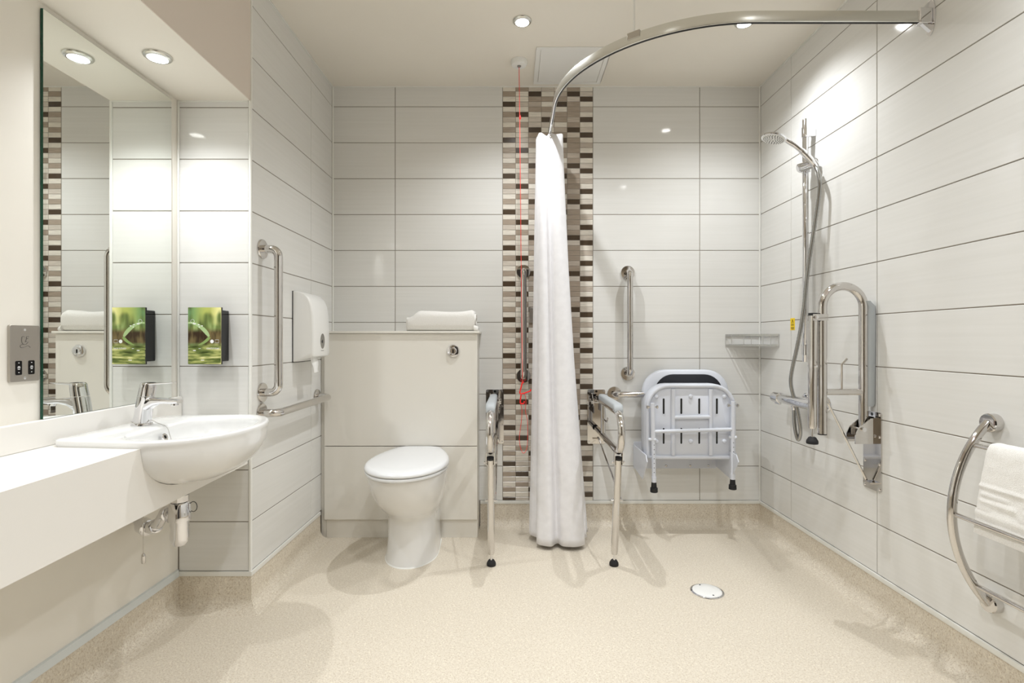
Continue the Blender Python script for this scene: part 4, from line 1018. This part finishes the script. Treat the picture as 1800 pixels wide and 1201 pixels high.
# ------------------------------------------------------------------ corner shelf
SHELFM = mat('bright_satin_chrome', (0.80, 0.80, 0.80), 0.15, 1.0)
t = Thing('corner_shelf', 'small chrome corner basket shelf behind the shower seat', 'shelf', (XRB, YB, 1.006))
C0 = Vector((1.186, YB - 0.004)); C1 = Vector((xr(2.707) - 0.004, 2.707)); CC = Vector((XRB - 0.006, YB - 0.006))
def bar(p0, p1, z0, z1, th, n=1):
    d = (Vector(p1) - Vector(p0)).normalized(); nn = Vector((-d.y, d.x)) * th
    q = [Vector(p0) - nn, Vector(p1) - nn, Vector(p1) + nn, Vector(p0) + nn]
    return MB().loft([[(p.x, p.y, z0) for p in q], [(p.x, p.y, z1) for p in q]])
for z0, z1 in ((1.055, 1.067), (1.005, 1.011)):
    nm = 'top_rail' if z0 > 1.03 else 'base_rail'
    t.part(nm, bar(C0, C1, z0, z1, 0.0015), SHELFM)
    t.part(nm, bar(C0, CC, z0, z1, 0.0015), SHELFM)
    t.part(nm, bar(CC, C1, z0, z1, 0.0015), SHELFM)
for f in (0.0, 0.12, 0.36, 0.5, 0.72, 0.86, 1.0):
    p = C0.lerp(C1, f); t.part('post', MB().cyl((p.x, p.y, 1.006), (p.x, p.y, 1.066), 0.0016, seg=10), SHELFM)
for k in range(1, 8):
    f = k / 8; a = C0.lerp(CC, f); b = C1.lerp(CC, f)
    t.part('base_slat', bar(a, b, 1.006, 1.0075, 0.0070), SHELFM)

# yellow warning sticker
t = Thing('warning_sticker', 'tiny yellow warning sticker on the tiles beside the shower hose', 'sticker', F_RIGHT @ Vector((2.58, 0, 1.05)))
W0, W1, WZ0, WZ1 = 2.562, 2.602, 1.084, 1.143
st = t.part('sticker', MB(F_RIGHT).box(W0, W1, 0.0002, 0.0008, WZ0, WZ1), YELLOW)
wc = (W0 + W1) / 2
t.part('warning_triangle', MB(F_RIGHT).tube([(wc + a, 0.001, WZ0 + b) for a, b in ((-0.009, 0.036), (0.009, 0.036), (0, 0.053))], 0.0011, 5, loop=True), INK, parent=st)
t.part('warning_mark', MB(F_RIGHT).box(wc - 0.001, wc + 0.001, 0.0006, 0.0012, WZ0 + 0.039, WZ0 + 0.047), INK, parent=st)
for z, w in ((0.029, 0.012), (0.024, 0.013), (0.014, 0.014), (0.009, 0.014), (0.005, 0.010)):
    t.part('printed_line', MB(F_RIGHT).box(wc - w, wc + w, 0.0006, 0.0011, WZ0 + z - 0.0011, WZ0 + z + 0.0011), INK, parent=st)

# ------------------------------------------------------------------ shower
RY_ = 2.40; RXX = 1.3455; RT, RB = 2.047, 0.935
t = Thing('shower_riser', 'chrome shower riser rail with slider on the right wall', 'shower rail', (RXX, RY_, RB))
t.part('bar', MB().lathe([(0.0115, RB), (0.0128, RB + 0.002), (0.0128, RT - 0.002), (0.0115, RT)], (RXX, RY_, 0), seg=24), CHROME)
for z in (RT - 0.060, RB + 0.055):
    t.part('wall_bracket', MB().box(RXX - 0.002, xr(RY_) + 0.001, RY_ - 0.013, RY_ + 0.013, z - 0.021, z + 0.021), CHROME, bevel=0.004)
    t.part('bracket_sleeve', MB().lathe([(0.013, -0.024), (0.0155, -0.023), (0.0155, 0.023), (0.013, 0.024)], (RXX, RY_, z), (0, 0, 1), 24), CHROME)
s0 = px(1402, 297, 2.375); s1 = px(1432, 287, 2.375)
s0.y = 2.375; s1.y = 2.36
sl = t.part('slider', MB().tube([s0, s0.lerp(s1, 0.06), s1], [0.015, 0.0205, 0.0205], 22), CHROME)
t.part('slider_clamp', MB().lathe([(0.0135, -0.022), (0.0195, -0.02), (0.0195, 0.02), (0.0135, 0.022)], (RXX, RY_, s0.lerp(s1, 0.5).z), (0, 0, 1), 22), CHROME, parent=sl)
t.part('slider_lever', MB().tube([px(1432, 281, 2.345), px(1438, 289, 2.345)], [0.007, 0.004], 12), CHROME, parent=sl)

t = Thing('hand_shower', 'chrome hand shower with round spray head clipped to the riser', 'shower head', px(1432, 291, 2.33))
h0 = px(1433, 292, 2.335); h1 = px(1386, 249, 2.345); hc = px(1360, 243.5, 2.35)
hn = Vector((-0.27, 0.0, -0.96)).normalized()
hp_ = spline([h0, px(1424, 280, 2.333), px(1412, 268, 2.335), px(1398, 256, 2.34), h1, px(1379, 245, 2.347), hc - hn * 0.008], 6)
t.part('handle', MB().tube(hp_, [0.0105] * 4 + [0.0135] * 10 + [0.0115] * 9 + [0.0105] * 8 + [0.009] * (len(hp_) - 31), 18), CHROME)
hd = t.part('spray_head', MB().lathe([(0.012, -0.016), (0.034, -0.013), (0.048, -0.007), (0.0525, -0.001), (0.0515, 0.003), (0.048, 0.004)], hc, hn, 40), CHROME)
fp = t.part('face_plate', MB().lathe([(0.0475, 0.003), (0.047, 0.0052), (0.044, 0.0058)], hc, hn, 36), WPLAST, parent=hd)
ux = (Vector((1, 0, 0)) - hn * hn.x).normalized(); uy = hn.cross(ux)
for rr, cnt, ph in ((0.040, 24, 0), (0.033, 18, 0.1), (0.026, 14, 0.0), (0.018, 9, 0.2), (0.010, 5, 0)):
    for k in range(cnt):
        a = 2 * PI * k / cnt + ph
        c = hc + (ux * math.cos(a) + uy * math.sin(a)) * rr
        t.part('nozzle', MB().lathe([(0.0024, 0.005), (0.0019, 0.0072)], c, hn, 6), DGREY, parent=hd)

hose = [(1396, 716, 2.435), (1396, 735, 2.43), (1398, 757, 2.42), (1403, 773, 2.41), (1407, 762, 2.40), (1405, 740, 2.40), (1399, 710, 2.405), (1393, 690, 2.41), (1390, 672, 2.41), (1392, 652, 2.405), (1399, 620, 2.39), (1407, 580, 2.37), (1413, 540, 2.355), (1416.5, 505, 2.345), (1422, 460, 2.335), (1429, 415, 2.32), (1436, 370, 2.30), (1440.5, 335, 2.29), (1440.5, 315, 2.29), (1437, 300, 2.305), (1433, 292, 2.33)]
hs = Thing('shower_hose', 'grey metallic shower hose looping from the valve to the hand shower', 'shower hose', px(1403, 773, 2.41))
hpts = spline([px(*q) for q in hose], 14)
HOSEM = mat('grey_hose', (0.66, 0.66, 0.65), 0.25, 1.0)
hs.part('hose', MB().tube(hpts, [0.0086 if k % 2 else 0.0078 for k in range(len(hpts))], 12), HOSEM, angle=80)
hs.part('hose_nut', MB().tube([hpts[0] + Vector((0, 0, 0.014)), hpts[0] + Vector((0, 0, 0.010)), hpts[0] - Vector((0, 0, 0.012)), hpts[0] - Vector((0, 0, 0.016))], [0.009, 0.0105, 0.0105, 0.0085], 10), CHROME)
hs.part('hose_nut', MB().tube([hpts[-1], hpts[-8]], [0.010, 0.009], 12), CHROME)

VX, VZ = 1.31, 0.752
t = Thing('shower_valve', 'chrome thermostatic bar shower valve low on the right wall', 'shower valve', (VX, 2.4, VZ))
t.part('body', MB().tube([(VX, y, VZ) for y in (2.545, 2.54, 2.265, 2.26)], [0.023, 0.025, 0.025, 0.023], 28), CHROME)
for y0, y1 in ((2.545, 2.612), (2.26, 2.20)):
    s = 1 if y1 > y0 else -1
    t.part('control_knob', MB().tube([(VX, y0, VZ), (VX, y0 + s * 0.002, VZ), (VX, y1 - s * 0.006, VZ), (VX, y1, VZ)], [0.024, 0.0268, 0.026, 0.021], 24), CHROME)
    t.part('knob_wing', MB().box(VX - 0.006, VX + 0.006, min(y0 + s * 0.01, y1 - s * 0.012), max(y0 + s * 0.01, y1 - s * 0.012), VZ - 0.0325, VZ - 0.020), CHROME, bevel=0.003)
for y in (2.463, 2.31):
    t.part('inlet_elbow', MB().tube(fillet([(VX, y, VZ), (VX + 0.03, y, VZ), (xr(y) + 0.001, y, VZ)], 0.01), 0.0125, 18), CHROME)
    t.part('wall_flange', MB(F_RIGHT).lathe([(0.034, 0.0), (0.034, 0.003), (0.028, 0.010), (0.014, 0.013)], (y, 0, VZ), (0, 1, 0), 30), CHROME)
t.part('outlet', MB().lathe([(0.010, -0.03), (0.0115, -0.028), (0.0115, -0.018)], (VX, 2.435, VZ), (0, 0, 1), 18), CHROME)

# ------------------------------------------------------------------ curved towel rail and towel (right wall)
t = Thing('towel_rail', 'curved steel towel rail with three bars on the right wall', 'towel rail', F_RIGHT @ Vector((1.515, 0, 0.25)))
TA, TB = 1.515, 0.93
def bow(z):                                            # stand-off of the bow at height z
    f = (z - 0.5345) / 0.2605
    return 0.022 + 0.106 * max(0, 1 - f * f) ** 0.9
for a in (TA, TB):
    pts = []
    for k in range(31):
        z = 0.795 - 0.521 * k / 30
        pts.append((a, bow(z), z))
    t.part('bow', MB(F_RIGHT).tube(pts, 0.0128, 18, flat=(1, 0.85)), STEEL)
    for z in (0.795, 0.274):
        t.part('wall_rose', MB(F_RIGHT).lathe([(0.027, 0), (0.0275, 0.003), (0.0275, 0.022), (0.025, 0.0255), (0.012, 0.026)], (a, 0, z), (0, 1, 0), 32), STEEL)
for z in (0.732, 0.533, 0.327):
    t.part('bar', MB(F_RIGHT).cyl((TA, bow(z) - 0.004, z), (TB, bow(z) - 0.004, z), 0.0068, seg=16), STEEL)

t = Thing('hanging_towel', 'white terry towel draped over the curved towel rail', 'towel', F_RIGHT @ Vector((1.2, 0.09, 0.515)))
O0 = bow(0.732) - 0.004
pth = spline([(O0 - 0.028, 0.57, 0), (O0 - 0.024, 0.64, 0), (O0 - 0.020, 0.71, 0), (O0 - 0.016, 0.735, 0), (O0 - 0.006, 0.7455, 0), (O0 + 0.008, 0.745, 0), (O0 + 0.018, 0.730, 0), (O0 + 0.024, 0.70, 0), (O0 + 0.033, 0.645, 0), (O0 + 0.042, 0.585, 0), (O0 + 0.052, 0.503, 0)], 12)
NYT = 90; TY0, TY1 = 0.99, 1.449
def emboss(a, z):
    h = 0.0
    w = (TY1 - a)
    if abs(z - 0.632) < 0.0045 or abs(z - 0.560) < 0.0045: h += 0.003
    def seg_(w0, w1, zc, hh=0.004): return 0.003 if (w0 < w % 0.12 < w1 and abs(z - zc) < hh) else 0
    h += seg_(0.008, 0.09, 0.612) + seg_(0.008, 0.055, 0.594) + seg_(0.0, 0.045, 0.576) + seg_(0.06, 0.11, 0.594)
    return h
front = []; rings = []
m = len(pth)
for j in range(NYT + 1):
    a = TY1 + (TY0 - TY1) * j / NYT
    e = min(j, NYT - j) / NYT
    th = 0.0065 * min(1, 0.35 + e * 18)
    out_, in_ = [], []
    for i, p in enumerate(pth):
        d = (pth[min(m - 1, i + 1)] - pth[max(0, i - 1)]).normalized(); n = Vector((d.y * -1, d.x, 0))
        n = Vector((-d.y, d.x, 0))
        wv = noise.noise(Vector((a * 7, p.y * 7, 1))) * 0.003 + noise.noise(Vector((a * 40, p.y * 40, 5))) * 0.0012
        em = emboss(a, p.y) if i > m * 0.6 else 0
        za = p.y - 0.010 * (i / m) * math.sin(a * 9) * (1 if i > m * 0.7 else 0)
        q = Vector((p.x, p.y, 0))
        out_.append((a + 0.020 * max(0, (0.73 - p.y)) * (1 if i > m / 2 else 0.2) * (1 if j < NYT / 2 else 0), q.x + n.x * (th + em + wv), q.y + n.y * (th + em + wv)))
        in_.append((out_[-1][0], q.x - n.x * th, q.y - n.y * th))
    rings.append(out_ + in_[::-1])
t.part('terry_cloth', MB(F_RIGHT).loft(rings), TOWEL, angle=70)

# ------------------------------------------------------------------ floor drain
dc = Vector((0.803, 2.154, 0.0))
t = Thing('floor_drain', 'round white shower drain cover set in the speckled floor', 'drain', dc)
t.part('rim', MB().lathe([(0.056, 0.0005), (0.0665, 0.0005), (0.066, 0.0025), (0.060, 0.0045), (0.056, 0.003)], dc, (0, 0, 1), 44, False, False), CHROME)
cv = t.part('cover', MB().lathe([(0.058, 0.001), (0.058, 0.004), (0.054, 0.0065), (0.02, 0.0075)], dc, (0, 0, 1), 40), WPLAST)
for dx, dy in ((-0.014, 0.044), (0.008, -0.046)):
    t.part('drain_screw', MB().lathe([(0.0035, 0.0068), (0.0035, 0.0078), (0.002, 0.008)], dc + Vector((dx, dy, 0)), (0, 0, 1), 12), DGREY, parent=cv)
